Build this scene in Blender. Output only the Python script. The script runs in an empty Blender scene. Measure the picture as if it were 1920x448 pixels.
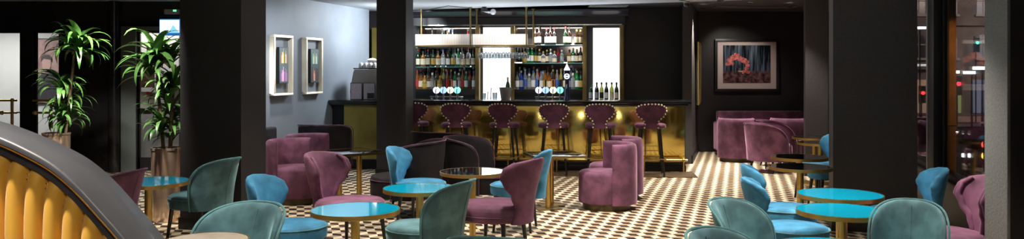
import bpy, bmesh, math, random
from math import sin, cos, pi, sqrt, radians, atan2
from mathutils import Vector, Matrix
random.seed(7)
C = bpy.context.scene.collection
F, H, HY = 1550.0, 1.6, 130.0      # focal length in px of the 1920 frame, eye height, horizon row

# ------------------------------------------------------------------ camera, world, exposure
cam_d = bpy.data.cameras.new('camera'); cam = bpy.data.objects.new('camera', cam_d); C.objects.link(cam)
cam.location = (0, 0, H); cam.rotation_euler = (pi/2, 0, 0)
cam_d.sensor_width = 36; cam_d.lens = 36*F/1920; cam_d.shift_y = -(224-HY)/1920
cam_d.clip_start = .05; cam_d.clip_end = 500
bpy.context.scene.camera = cam
vs = bpy.context.scene.view_settings
vs.view_transform = 'Standard'; vs.look = 'None'; vs.gamma = 1; vs.use_curve_mapping = False
vs.exposure = 0.0
w = bpy.data.worlds.new('night'); bpy.context.scene.world = w; w.use_nodes = True
w.node_tree.nodes['Background'].inputs[0].default_value = (.012, .016, .03, 1)
w.node_tree.nodes['Background'].inputs[1].default_value = .5
cy = bpy.context.scene.cycles
cy.use_denoising = True; cy.max_bounces = 7; cy.diffuse_bounces = 3; cy.glossy_bounces = 4
cy.transmission_bounces = 5; cy.transparent_max_bounces = 10; cy.sample_clamp_indirect = 4
cy.caustics_reflective = False; cy.caustics_refractive = False

CEIL = 2.66
WARM = (1, .92, .80); NEUT = (1, .95, .88); COOL = (.82, .91, 1)

def P(px, Y, z=0.0): return Vector(((px-960)*Y/F, Y, z))
def G(px, y): Y = F*H/(y-HY); return P(px, Y)
def Zat(y, Y): return H-(y-HY)*Y/F
RA = radians(-15.4)                                  # heading of the room's long walls
DD = Vector((sin(-RA), cos(RA), 0)); DR = Vector((cos(RA), -sin(-RA), 0))
# bar frame: origin at the counter's right front corner
B0 = Vector((2.68, 12.85, 0)); RB = radians(-5.2)
BX = Vector((cos(RB), sin(RB), 0)); BY = Vector((-sin(RB), cos(RB), 0))
def bar(px, dep, z=0.0):
    """world point where the sight line through column px meets the plane dep behind the bar front"""
    t = (px-960)/F; o = B0+BY*dep
    # (o + s BX): x = t*y
    s = (t*o.y-o.x)/(BX.x-t*BX.y)
    p = o+BX*s; return Vector((p.x, p.y, z))
def barz(y, px, dep): return Zat(y, bar(px, dep).y)

def light(name, kind, loc, power, color, **k):
    d = bpy.data.lights.new(name, kind); d.energy = power; d.color = color
    for a, v in k.items():
        if a not in ('aim',): setattr(d, a, v)
    o = bpy.data.objects.new(name, d); C.objects.link(o); o.location = loc
    if 'aim' in k:
        o.rotation_euler = (Vector(k['aim'])-Vector(loc)).to_track_quat('-Z', 'Y').to_euler()
    return o
# ---- downlights of the room: (x, y, power, cone)
DOWN = [(-3.1,6.5,150,75),(-1.45,6.1,190,80),(-1.6,7.9,170,80),(-.15,6.6,230,80),(-.55,8.6,150,80),(.45,9.0,230,85),
        (1.5,6.4,230,80),(2.35,5.6,220,85),(1.45,8.2,260,85),(2.1,10.2,300,85),(-1.3,4.6,170,80),(.7,4.6,180,80),(2.6,12.6,260,85),
        (-2.55,9.6,150,75),(-3.0,11.4,130,75),(.9,11.3,150,80),(-.8,11.2,130,80),(2.2,4.0,170,80),(3.75,10.3,170,80),
        (3.3,14.3,380,85),(4.7,14.0,260,80),(3.2,12.7,240,80),(4.1,12.0,160,75),(2.9,6.3,130,80),(-2.9,4.4,150,80)]
KD = 1.2
for x, y, pw, cone in DOWN:
    light('downlight_beam', 'SPOT', (x, y, CEIL-.03), pw*KD, WARM if x > -2.6 else NEUT, spot_size=radians(cone), spot_blend=.7, shadow_soft_size=.06, aim=(x, y, 0))
light('room_bounce', 'AREA', (.3, 6.5, CEIL-.05), 25, (1,.92,.85), shape='RECTANGLE', size=7, size_y=8, aim=(.3, 6.5, 0))
light('left_wall_wash', 'AREA', (-1.75, 13.7, CEIL-.1), 75, COOL, shape='DISK', size=.5, aim=(-2.8, 14.1, 1.5))
light('left_wall_wash', 'SPOT', (-2.6, 10.9, CEIL-.05), 110, COOL, spot_size=radians(100), spot_blend=.9, shadow_soft_size=.1, aim=(-3.45, 11.9, 1.2))
light('bar_ceiling_glow', 'AREA', tuple(bar(960, .6, 1.9)), 32, COOL, shape='RECTANGLE', size=4.6, size_y=.5, aim=tuple(bar(960, .3, 2.66)))
light('bottle_light', 'AREA', tuple(bar(836, 1.745, 2.37)), 9, NEUT, shape='RECTANGLE', size=1.05, size_y=.025, aim=tuple(bar(836, 1.80, 1.4)))
light('bottle_light', 'AREA', tuple(bar(1028, 1.745, 2.37)), 15, NEUT, shape='RECTANGLE', size=1.2, size_y=.025, aim=tuple(bar(1028, 1.80, 1.4)))
light('counter_fill', 'SPOT', tuple(bar(940, .1, 2.55)), 60, NEUT, spot_size=radians(110), spot_blend=.9, shadow_soft_size=.05, aim=tuple(bar(940, .6, 1.1)))  # fill spots without fixtures, added to brighten the beer taps and bucket
light('counter_fill', 'SPOT', tuple(bar(1080, .1, 2.55)), 50, NEUT, spot_size=radians(110), spot_blend=.9, shadow_soft_size=.05, aim=tuple(bar(1080, .6, 1.1)))
light('bottle_fill', 'SPOT', tuple(bar(1035, .85, 2.4)), 45, NEUT, spot_size=radians(75), spot_blend=.8, shadow_soft_size=.05, aim=tuple(bar(1035, 1.9, 1.45)))  # added spots that lift the bottle shelves from the front
light('bottle_fill', 'SPOT', tuple(bar(836, .6, 2.45)), 14, NEUT, spot_size=radians(70), spot_blend=.8, shadow_soft_size=.05, aim=tuple(bar(836, 1.9, 1.45)))
light('plant_spot', 'SPOT', (-4.0, 8.3, CEIL-.05), 360, (1,.98,.85), spot_size=radians(55), spot_blend=.5, shadow_soft_size=.04, aim=(-4.1, 9.0, 1.6))
light('plant_spot', 'SPOT', (-5.0, 10.0, CEIL-.05), 420, (1,.98,.85), spot_size=radians(60), spot_blend=.5, shadow_soft_size=.04, aim=(-5.45, 10.7, 1.6))
light('plant_spot', 'SPOT', (-3.75, 7.85, CEIL-.05), 170, (1,.98,.85), spot_size=radians(60), spot_blend=.5, shadow_soft_size=.04, aim=(-3.72, 8.75, 1.5))  # extra unseen spot added to brighten the tall dracaena's front
light('planter_fill', 'SPOT', (-5.0, 9.5, CEIL-.05), 340, WARM, spot_size=radians(35), spot_blend=.8, shadow_soft_size=.06, aim=(-5.9, 10.75, .5))  # added spots, only there to brighten the planter fronts
light('planter_fill', 'SPOT', (-3.72, 7.7, CEIL-.05), 280, WARM, spot_size=radians(35), spot_blend=.8, shadow_soft_size=.06, aim=(-3.65, 8.7, .3))
light('vestibule_light', 'AREA', (-9.3, 14.1, 2.5), 95, (1,.97,.93), shape='RECTANGLE', size=1.2, size_y=1.2, aim=(-9.3, 14.1, 0))
light('vestibule_light', 'AREA', (-5.55, 13.45, 2.5), 55, (1,.97,.93), shape='RECTANGLE', size=.8, size_y=.5, aim=(-5.55, 13.45, 0))
light('stair_fill', 'AREA', (-.4, .2, 2.5), 22, WARM, shape='DISK', size=.6, aim=(-1.6, 2.2, .9))
light('stair_spot', 'SPOT', (-1.45, 1.86, 2.62), 240, WARM, spot_size=radians(85), spot_blend=.6, shadow_soft_size=.03, aim=(-1.5, 2.15, .9))
light('picture_light', 'SPOT', (4.1, 14.9, CEIL-.02), 60, WARM, spot_size=radians(75), spot_blend=.8, shadow_soft_size=.05, aim=(4.3, 15.9, 1.6))
light('stair_spot', 'SPOT', (-2.1, 3.1, 2.6), 60, COOL, spot_size=radians(70), spot_blend=.6, shadow_soft_size=.1, aim=(-1.4, 2.3, 1.2))

# ------------------------------------------------------------------ materials
def nt(name):
    m = bpy.data.materials.new(name); m.use_nodes = True
    return m, m.node_tree, m.node_tree.nodes['Principled BSDF']
def setp(b, **k):
    al = {'rough':'Roughness','metal':'Metallic','trans':'Transmission Weight','coat':'Coat Weight','sheen':'Sheen Weight',
          'spec':'Specular IOR Level','ior':'IOR','estr':'Emission Strength','alpha':'Alpha','srough':'Sheen Roughness'}
    for a, v in k.items(): b.inputs[al[a]].default_value = v
def plain(name, col, rough=.5, **k):
    m, t, b = nt(name); b.inputs['Base Color'].default_value = (*col, 1); setp(b, rough=rough, **k); return m
def emit(name, col, s):
    m, t, b = nt(name); b.inputs['Base Color'].default_value = (*[c*.3 for c in col], 1)
    b.inputs['Emission Color'].default_value = (*col, 1); setp(b, estr=s, rough=.4); return m
def noisy(name, c0, c1, scale=6, rough=.6, lo=.35, hi=.65, bump=0, detail=4, stretch=None, r2=None, **k):
    m, t, b = nt(name); n = t.nodes
    co = n.new('ShaderNodeTexCoord'); mp = n.new('ShaderNodeMapping'); no = n.new('ShaderNodeTexNoise'); cr = n.new('ShaderNodeValToRGB')
    if stretch: mp.inputs['Scale'].default_value = stretch
    t.links.new(co.outputs['Object'], mp.inputs[0]); t.links.new(mp.outputs[0], no.inputs['Vector'])
    no.inputs['Scale'].default_value = scale; no.inputs['Detail'].default_value = detail
    cr.color_ramp.elements[0].position = lo; cr.color_ramp.elements[1].position = hi
    cr.color_ramp.elements[0].color = (*c0, 1); cr.color_ramp.elements[1].color = (*c1, 1)
    t.links.new(no.outputs['Fac'], cr.inputs[0]); t.links.new(cr.outputs[0], b.inputs['Base Color'])
    setp(b, rough=rough, **k)
    if r2 is not None:
        mr = n.new('ShaderNodeMapRange'); mr.inputs[3].default_value = rough; mr.inputs[4].default_value = r2
        mr.inputs[1].default_value = lo; mr.inputs[2].default_value = hi
        t.links.new(no.outputs['Fac'], mr.inputs[0]); t.links.new(mr.outputs[0], b.inputs['Roughness'])
    if bump:
        bp = n.new('ShaderNodeBump'); bp.inputs['Strength'].default_value = bump; bp.inputs['Distance'].default_value = .01
        t.links.new(no.outputs['Fac'], bp.inputs['Height']); t.links.new(bp.outputs[0], b.inputs['Normal'])
    return m
def velvet(name, c, k=.55, sheen=1.0):
    c0 = tuple(v*(k+.12) for v in c); c1 = tuple(min(1, v*1.35) for v in c)
    m = noisy(name, c0, c1, 7, .75, .38, .66, .15, 5, sheen=sheen, srough=.35, spec=.25)
    b = m.node_tree.nodes['Principled BSDF']
    b.inputs['Sheen Tint'].default_value = (*[min(1, v*1.8+.12) for v in c], 1)
    return m
M = {}
M['teal'] = velvet('teal_velvet', (.082,.175,.20))
M['blue'] = velvet('blue_velvet', (.045,.20,.35))
M['purple'] = velvet('purple_velvet', (.15,.058,.105))
M['stoolpurple'] = velvet('dark_plum_velvet', (.10,.034,.07))
M['black'] = velvet('black_velvet', (.013,.010,.012), sheen=.12)
M['piping'] = velvet('violet_piping', (.10,.04,.08), sheen=.4)
M['tealpipe'] = velvet('teal_piping', (.10,.24,.26))
M['blackwood'] = plain('black_wood', (.012,.011,.011), .35)
M['plinth'] = noisy('bronze_plinth', (.05,.035,.018), (.09,.065,.03), 8, .35, metal=.6)
M['brass'] = plain('brass', (.74,.50,.15), .28, metal=.92)
M['darkbrass'] = noisy('aged_brass', (.26,.18,.06), (.36,.26,.10), 5, .35, metal=.85)
M['bluetop'] = plain('turquoise_enamel', (.002,.33,.55), .08, coat=.6)
M['blacktop'] = plain('black_glass', (.008,.006,.007), .04, coat=.8)
M['bronzetop'] = plain('smoked_bronze_glass', (.05,.03,.025), .05, metal=.5)
M['marble'] = noisy('cream_marble', (.62,.54,.46), (.32,.24,.19), 5, .12, .52, .74, 0, 9, coat=.3)
M['wallgrey'] = noisy('blue_grey_plaster', (.17,.19,.215), (.23,.255,.285), 1.6, .55, .3, .7, .05, 6)
M['darkwall'] = noisy('charcoal_paint', (.017,.015,.016), (.025,.022,.023), 3, .38, .3, .7, .04)
M['darkgloss'] = noisy('black_lacquer_panel', (.010,.009,.010), (.016,.014,.015), 3, .22)
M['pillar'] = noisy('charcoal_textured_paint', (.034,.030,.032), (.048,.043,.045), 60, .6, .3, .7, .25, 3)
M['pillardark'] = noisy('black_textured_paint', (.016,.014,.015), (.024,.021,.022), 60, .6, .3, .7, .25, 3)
M['pillarlight'] = noisy('grey_textured_paint', (.15,.145,.14), (.20,.195,.19), 70, .7, .3, .7, .3, 3)  # on the near pillar's side it stands for light on the same paint
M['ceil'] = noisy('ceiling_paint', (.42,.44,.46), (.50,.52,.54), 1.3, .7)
M['ceilshade'] = plain('ceiling_shade_tone', (.06,.055,.055), .7)  # ceiling tone darkened to hold the shade past the slanting line
M['black'+'metal'] = plain('black_metal', (.01,.01,.011), .3, metal=.4)
M['counter'] = plain('black_counter', (.010,.010,.011), .15, coat=.5)
M['cornice'] = plain('cornice_lacquer', (.03,.025,.036), .28, coat=.4)
M['goldpanel'] = noisy('mirrored_gold', (.78,.54,.11), (1,.78,.24), 3.2, .04, .34, .62, 0, 8, metal=.88, r2=.16)
M['oldgold'] = noisy('tarnished_gold_panel', (.22,.17,.04), (.42,.34,.09), 2.6, .30, .3, .75, .1, 10, metal=.55)
M['step'] = noisy('brown_stone_step', (.10,.065,.04), (.17,.12,.075), 3, .25)
M['glowpanel'] = emit('backlit_white_glass', (1,1,1), 1.25)
M['shelfglass'] = plain('green_edged_glass', (.35,.75,.72), .06, trans=.6, estr=0)
M['mirror'] = plain('dark_mirror', (.12,.11,.11), .08, metal=.9)
M['chrome'] = plain('chrome', (.75,.77,.8), .12, metal=1)
M['steel'] = plain('brushed_steel', (.45,.44,.43), .3, metal=1)
M['whitepl'] = plain('white_plastic', (.75,.75,.74), .4)
M['paper'] = plain('white_paper', (.5,.49,.47), .7)
M['red'] = plain('red_print', (.6,.02,.03), .5)
M['blackpl'] = plain('black_plastic', (.015,.015,.016), .35)
M['copperpot'] = noisy('rose_gold_metal', (.50,.35,.25), (.68,.50,.38), 5, .24, metal=.7)
M['soil'] = noisy('dark_soil', (.015,.01,.006), (.04,.025,.015), 40, .9)
M['leaf'] = noisy('dracaena_leaf', (.022,.075,.018), (.10,.22,.05), 9, .32, spec=.6)
M['trunk'] = noisy('dracaena_trunk', (.10,.065,.035), (.20,.14,.08), 30, .8, bump=.4)
M['mustard'] = noisy('mustard_upholstery', (.70,.36,.035), (.78,.42,.05), 4, .6, sheen=.2)
M['railtop'] = noisy('dark_grey_handrail', (.045,.045,.052), (.06,.06,.068), 5, .42, coat=.1)
M['goldtrim'] = plain('gold_trim', (.45,.27,.06), .3, metal=.9)
M['frosted'] = plain('vestibule_wall_paint', (.62,.60,.57), .7)
M['tilegrey'] = noisy('grey_entrance_mat', (.20,.19,.18), (.28,.27,.25), 20, .8)
M['mullion'] = plain('black_aluminium', (.006,.006,.008), .45)
M['aluedge'] = plain('pale_aluminium_edge', (.6,.63,.65), .35, metal=.6)
M['orangewood'] = noisy('weathered_orange_render', (.22,.09,.02), (.32,.14,.035), 6, .7)
def glass(name, tint=(1,1,1), refl=.12):
    m = bpy.data.materials.new(name); m.use_nodes = True; t = m.node_tree; n = t.nodes; n.clear()
    o = n.new('ShaderNodeOutputMaterial'); mx = n.new('ShaderNodeMixShader'); tr = n.new('ShaderNodeBsdfTransparent'); gl = n.new('ShaderNodeBsdfGlossy')
    fr = n.new('ShaderNodeFresnel'); fr.inputs[0].default_value = 1.45; ad = n.new('ShaderNodeMath'); ad.operation = 'MULTIPLY_ADD'
    ad.inputs[1].default_value = .6; ad.inputs[2].default_value = refl*.2
    tr.inputs[0].default_value = (*tint, 1); gl.inputs['Roughness'].default_value = .03
    t.links.new(fr.outputs[0], ad.inputs[0]); t.links.new(ad.outputs[0], mx.inputs[0]); t.links.new(tr.outputs[0], mx.inputs[1])
    t.links.new(gl.outputs[0], mx.inputs[2]); t.links.new(mx.outputs[0], o.inputs[0]); return m
M['glass'] = glass('clear_glass'); M['pane'] = glass('window_glass', (.9,.93,.95), .1)
M['glassware'] = glass('glassware', (.86,.9,.92), 1.0)

def floor_mat():
    """tumbling-block tiles: a hexagonal lattice, each hexagon cut into a white, a tan and a black rhombus"""
    m, t, b = nt('tumbling_block_floor'); n = t.nodes; L = t.links.new
    co = n.new('ShaderNodeTexCoord'); mp = n.new('ShaderNodeMapping'); mp.vector_type = 'POINT'
    pitch = .168
    mp.inputs['Rotation'].default_value = (0, 0, -RA+pi/2)      # lattice axis along the room
    mp.inputs['Scale'].default_value = (1/pitch, 1/pitch, 1)
    mp.inputs['Location'].default_value = (200, 200*sqrt(3), 0)
    L(co.outputs['Object'], mp.inputs[0])
    def vm(op, a, bb=None, s=None):
        v = n.new('ShaderNodeVectorMath'); v.operation = op
        for i, q in enumerate((a, bb)):
            if q is None: continue
            if isinstance(q, tuple): v.inputs[i].default_value = q
            else: L(q, v.inputs[i])
        return v
    fl = vm('MULTIPLY', mp.outputs[0], (1, 1, 0)).outputs[0]
    r = (1, sqrt(3), 1); h = (.5, sqrt(3)/2, 0)
    a = vm('SUBTRACT', vm('MODULO', fl, r).outputs[0], h).outputs[0]
    c = vm('SUBTRACT', vm('MODULO', vm('SUBTRACT', fl, h).outputs[0], r).outputs[0], h).outputs[0]
    la = vm('LENGTH', a).outputs['Value']; lc = vm('LENGTH', c).outputs['Value']
    lt = n.new('ShaderNodeMath'); lt.operation = 'LESS_THAN'; L(la, lt.inputs[0]); L(lc, lt.inputs[1])
    mx = n.new('ShaderNodeMix'); mx.data_type = 'VECTOR'; L(lt.outputs[0], mx.inputs[0]); L(c, mx.inputs[4]); L(a, mx.inputs[5])
    sp = n.new('ShaderNodeSeparateXYZ'); L(mx.outputs[1], sp.inputs[0])
    at = n.new('ShaderNodeMath'); at.operation = 'ARCTAN2'; L(sp.outputs[1], at.inputs[0]); L(sp.outputs[0], at.inputs[1])
    # shift by 150 deg and wrap to 0..1
    ad = n.new('ShaderNodeMath'); ad.operation = 'ADD'; L(at.outputs[0], ad.inputs[0]); ad.inputs[1].default_value = radians(FLOOR_SHIFT)
    dv = n.new('ShaderNodeMath'); dv.operation = 'DIVIDE'; L(ad.outputs[0], dv.inputs[0]); dv.inputs[1].default_value = 2*pi
    fr = n.new('ShaderNodeMath'); fr.operation = 'FRACT'; L(dv.outputs[0], fr.inputs[0])
    cr = n.new('ShaderNodeValToRGB'); cr.color_ramp.interpolation = 'CONSTANT'; e = cr.color_ramp.elements
    cols = FLOOR_COLS
    e[0].position = 0; e[0].color = (*cols[0], 1); e[1].position = 1/3; e[1].color = (*cols[1], 1)
    k = e.new(2/3); k.color = (*cols[2], 1)
    L(fr.outputs[0], cr.inputs[0])
    no = n.new('ShaderNodeTexNoise'); no.inputs['Scale'].default_value = 14; no.inputs['Detail'].default_value = 5; L(co.outputs['Object'], no.inputs['Vector'])
    mr = n.new('ShaderNodeMapRange'); mr.inputs[3].default_value = .78; mr.inputs[4].default_value = 1.15; L(no.outputs['Fac'], mr.inputs[0])
    mu = n.new('ShaderNodeVectorMath'); mu.operation = 'SCALE'; L(cr.outputs[0], mu.inputs[0]); L(mr.outputs[0], mu.inputs['Scale'])
    L(mu.outputs[0], b.inputs['Base Color']); setp(b, rough=.42, spec=.4)
    return m
WHITE_T, TAN_T, DARK_T = (.78,.68,.52), (.42,.30,.18), (.016,.009,.008)
FLOOR_SHIFT = 30; FLOOR_COLS = (TAN_T, DARK_T, WHITE_T)
M['floor'] = floor_mat()

# ------------------------------------------------------------------ mesh helpers
class MB:
    def __init__(s): s.v = []; s.f = []
    def add(s, v, f):
        o = len(s.v); s.v += [tuple(p) for p in v]; s.f += [tuple(i+o for i in q) for q in f]; return s
    def box(s, x0, x1, y0, y1, z0, z1):
        v = [(x, y, z) for z in (z0, z1) for y in (y0, y1) for x in (x0, x1)]
        return s.add(v, [(0,2,3,1),(4,5,7,6),(0,1,5,4),(1,3,7,5),(3,2,6,7),(2,0,4,6)])
    def obox(s, c, dx, dy, hx, hy, z0, z1):
        """box about c with horizontal axes dx, dy and half sizes"""
        c = Vector(c); v = []
        for z in (z0, z1):
            for a, bb in ((-1,-1),(1,-1),(-1,1),(1,1)):
                p = c+dx*(a*hx)+dy*(bb*hy); v.append((p.x, p.y, z))
        return s.add(v, [(0,2,3,1),(4,5,7,6),(0,1,5,4),(1,3,7,5),(3,2,6,7),(2,0,4,6)])
    def tube(s, pts, r, n=10, cap=True):
        pts = [Vector(p) for p in pts]; rs = r if isinstance(r, (list, tuple)) else [r]*len(pts)
        v = []; f = []; up = None
        for i, p in enumerate(pts):
            d = (pts[min(i+1, len(pts)-1)]-pts[max(i-1, 0)]).normalized()
            if up is None: up = Vector((0,0,1)) if abs(d.z) < .9 else Vector((1,0,0))
            a = d.cross(up)
            if a.length < 1e-5: a = d.orthogonal()
            a.normalize(); bb = a.cross(d).normalized(); up = bb
            for k in range(n):
                q = p+(a*cos(2*pi*k/n)+bb*sin(2*pi*k/n))*rs[i]; v.append(q)
        for i in range(len(pts)-1):
            for k in range(n):
                f.append((i*n+k, i*n+(k+1) % n, (i+1)*n+(k+1) % n, (i+1)*n+k))
        if cap: f.append(tuple(range(n-1, -1, -1))); f.append(tuple((len(pts)-1)*n+k for k in range(n)))
        return s.add(v, f)
    def lathe(s, prof, n=24, c=(0,0,0), sx=1, sy=1, cap=True):
        v = []; f = []; m = len(prof)
        for r, z in prof:
            for k in range(n): v.append((c[0]+r*sx*cos(2*pi*k/n), c[1]+r*sy*sin(2*pi*k/n), c[2]+z))
        for i in range(m-1):
            for k in range(n): f.append((i*n+k, i*n+(k+1) % n, (i+1)*n+(k+1) % n, (i+1)*n+k))
        if cap: f.append(tuple(range(n-1, -1, -1))); f.append(tuple((m-1)*n+k for k in range(n)))
        return s.add(v, f)
    def ball(s, c, r, n=8, m=5, sz=1):
        pr = [(r*sin(pi*(i+.02)/(m+.04)), -r*sz*cos(pi*(i+.02)/(m+.04))) for i in range(m+1)]
        return s.lathe(pr, n, c)
    def prism(s, poly, z0, z1):
        n = len(poly); v = [(x, y, z0) for x, y in poly]+[(x, y, z1) for x, y in poly]
        return s.add(v, [tuple(range(n-1, -1, -1)), tuple(range(n, 2*n))]+[(i, (i+1) % n, n+(i+1) % n, n+i) for i in range(n)])
    def sheet(s, outline, warp, T, z0, z1, nu=22, nv=18, m=6, flat_top=False):
        """padded panel: outline(v) half width; warp(x, v, off) -> point; rounded rims"""
        rows = []
        for j in range(nv+1):
            q = j/nv; v = sin(q*pi/2)**.9 if not flat_top else 1-(1-q)**1.8
            rows.append(min(v, 1))
        us = [sin((i/nu-.5)*pi) for i in range(nu+1)]
        vv = []; ff = []; W = nu+1
        for side in (1, -1):
            for v in rows:
                for u in us:
                    e = max(0, 1-abs(u)**m)**.5*max(0, 1-v**(m*1.6))**.5
                    vv.append(warp(u*outline(v), v, side*T/2*e))
        N = (nv+1)*W
        for j in range(nv):
            for i in range(nu):
                a = j*W+i; ff.append((a, a+1, a+W+1, a+W)); a += N; ff.append((a, a+W, a+W+1, a+1))
        for i in range(nu): ff.append((i, N+i, N+i+1, i+1))
        return s.add(vv, ff)
    def build(s, name, mat, parent=None, bevel=0, seg=2, smooth=40, sub=0, weld=True):
        me = bpy.data.meshes.new(name); me.from_pydata(s.v, [], s.f)
        bm = bmesh.new(); bm.from_mesh(me)
        if weld: bmesh.ops.remove_doubles(bm, verts=bm.verts, dist=1e-5)
        bmesh.ops.recalc_face_normals(bm, faces=bm.faces)
        if bevel:
            bmesh.ops.bevel(bm, geom=[e for e in bm.edges if e.is_manifold and e.calc_face_angle(0) > .5], offset=bevel, segments=seg, affect='EDGES', profile=.6)
        for f in bm.faces: f.smooth = True
        bm.to_mesh(me); bm.free()
        try: me.set_sharp_from_angle(angle=radians(smooth))
        except Exception: pass
        me.materials.append(M[mat] if isinstance(mat, str) else mat)
        o = bpy.data.objects.new(name, me); C.objects.link(o)
        if parent: o.parent = parent
        return o
def thing(name, label, cat, loc=(0,0,0), rz=0, group=None):
    o = bpy.data.objects.new(name, None); C.objects.link(o); o.empty_display_size = .1
    o.location = loc; o.rotation_euler = (0, 0, rz); return tag(o, label, cat, group)
def tag(o, label, cat, group=None):
    o['label'] = label; o['category'] = cat
    if group: o['group'] = group
    return o
def struct(name, mb, mat, bevel=0, **k):
    o = mb.build(name, mat, None, bevel, **k); o['kind'] = 'structure'; return o
KIDS = {}
def kids(o): return [c for c in bpy.data.objects if c.parent == o]
def dup(root, loc, rz, label, group=None, scale=None):
    if root.name not in KIDS: KIDS[root.name] = [(c, kids(c)) for c in kids(root)]
    r = root.copy(); C.objects.link(r); r.location = loc; r.rotation_euler = (0, 0, rz); r['label'] = label
    if group: r['group'] = group
    if scale: r.scale = scale
    for c, gs in KIDS[root.name]:
        d = c.copy(); C.objects.link(d); d.parent = r
        for g in gs:
            e = g.copy(); C.objects.link(e); e.parent = d
    return r
def interp(tab, v):
    for (a, x), (b, y) in zip(tab, tab[1:]):
        if v <= b:
            t = (v-a)/(b-a); t = t*t*(3-2*t); return x+(y-x)*t
    return tab[-1][1]

# ================================================================== STRUCTURE
struct('floor', MB().box(-9, 6.2, -2, 17.5, -.1, 0), 'floor')
# pale ceiling raft ends at the shade's edge; shade beyond painted as darker ceiling
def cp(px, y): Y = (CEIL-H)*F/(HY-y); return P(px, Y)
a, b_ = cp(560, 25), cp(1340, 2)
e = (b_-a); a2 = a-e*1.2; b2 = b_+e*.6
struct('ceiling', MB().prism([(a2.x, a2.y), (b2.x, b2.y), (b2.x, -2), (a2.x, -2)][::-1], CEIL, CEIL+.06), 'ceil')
struct('ceiling_shaded', MB().box(-12, 6.4, -2, 17.5, CEIL+.062, CEIL+.2), 'ceilshade')
# pillars
def pillar(name, px0, px1, Y, depth, mat, mat2=None, z1=CEIL, base=True):
    """front face spans columns px0..px1 with its right corner at distance Y, turned with the room"""
    r = P(px1, Y); t0 = (px0-960)/F
    s = (r.x-t0*r.y)/(DR.x-t0*DR.y); l = r-DR*s
    mb = MB(); c = (r+l)/2+DD*(depth/2)
    mb.obox(c, DR, DD, s/2, depth/2, 0, z1)
    o = struct(name, mb, mat)
    if base:
        k = MB().obox(c, DR, DD, s/2+.015, depth/2+.015, 0, .12).build('baseboard', 'blackwood', None, .006); k['kind'] = 'structure'; k.parent = o
    return o
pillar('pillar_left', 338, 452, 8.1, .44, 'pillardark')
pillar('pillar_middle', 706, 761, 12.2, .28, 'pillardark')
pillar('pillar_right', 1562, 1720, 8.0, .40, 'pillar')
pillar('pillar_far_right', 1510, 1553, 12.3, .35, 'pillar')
fx = (1888-960)/F*5.0; bx_ = (1848-960)/F*5.25
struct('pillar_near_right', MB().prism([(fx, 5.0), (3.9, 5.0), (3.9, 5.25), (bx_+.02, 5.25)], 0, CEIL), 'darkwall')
struct('pillar_lit_face', MB().prism([(fx, 4.995), (fx+.02, 5.0), (bx_+.04, 5.26), (bx_, 5.26)], 0, CEIL), 'pillarlight')  # window-lit side of the same pillar, its light painted as a paler slab
# left back wall with three glazed doors (frontal, Y = 12.9)
WY = 12.9
def X(px, Y=WY): return (px-960)*Y/F
zt = Zat(57, WY)
mb = MB()
for x0, x1, z0, z1 in ((-120, -70, 0, CEIL), (-70, 37, zt, CEIL), (37, 62, 0, CEIL), (62, 110, zt, CEIL), (110, 257, 0, CEIL), (257, 338, zt, CEIL), (338, 470, 0, CEIL)):
    mb.box(X(x0), X(x1), WY, WY+.14, z0, z1)
struct('wall_left_back', mb, 'darkgloss')
struct('trim_1', MB().lathe([(.09,0),(.09,CEIL)], 24, (X(216), WY-.03, 0)), 'darkgloss')
struct('trim_2', MB().box(X(228), X(256), WY-.03, WY, 0, zt+.02).box(X(228), X(345), WY-.03, WY, zt, zt+.06), plain('grey_green_door_frame', (.10,.115,.11), .5), .004)
# vestibule beyond
struct('wall_vestibule', MB().box(X(-420), X(420), WY+2.6, WY+2.7, 0, CEIL), 'frosted')
struct('vestibule_light_baffle', MB().box(X(246), X(420), WY+1.0, WY+1.05, 0, CEIL).box(X(246)-.05, X(246), WY+.14, WY+1.05, 0, CEIL), plain('taupe_paint', (.26,.235,.215), .7))  # added partition, keeps the strong vestibule light off the third door
struct('floor_vestibule', MB().box(X(-420), X(420), WY+.14, WY+2.6, .001, .02), 'tilegrey')
for i, (x0, x1) in enumerate(((-70, 37), (62, 110), (257, 338))):
    d = MB(); w0, w1 = X(x0), X(x1); yy = WY+.05; s_ = .025
    d.box(w0, w0+s_, yy, yy+.04, .02, zt).box(w1-s_, w1, yy, yy+.04, .02, zt).box(w0, w1, yy, yy+.04, .02, .22).box(w0, w1, yy, yy+.04, zt-.04, zt)
    if i == 2: d.box(w0, w1, yy, yy+.04, .90, .99)
    do = struct('door_%d' % (i+1), d, 'mullion', .003)
    g = MB().box(w0, w1, yy+.017, yy+.023, .2, zt-.03).build('pane', 'pane', do); g['kind'] = 'structure'
    if i < 2:
        hb = MB()
        for yz in (211, 188):
            z = Zat(yz, WY)
            hb.tube([(w0+.03, WY-.06, z), (w1-.01, WY-.06, z)], .017)
        hb.tube([(X(27 if i == 0 else 100), WY-.06, Zat(240, WY)), (X(27 if i == 0 else 100), WY-.06, Zat(184, WY))], .022)
        hb.ball((X(8 if i == 0 else 70), WY-.06, Zat(211, WY)), .035)
        for xx in (w0+.04, w1-.04): hb.tube([(xx, WY-.06, Zat(211, WY)), (xx, WY+.06, Zat(211, WY))], .012)
        hb.build('brass_handle', 'brass', do)
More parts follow.
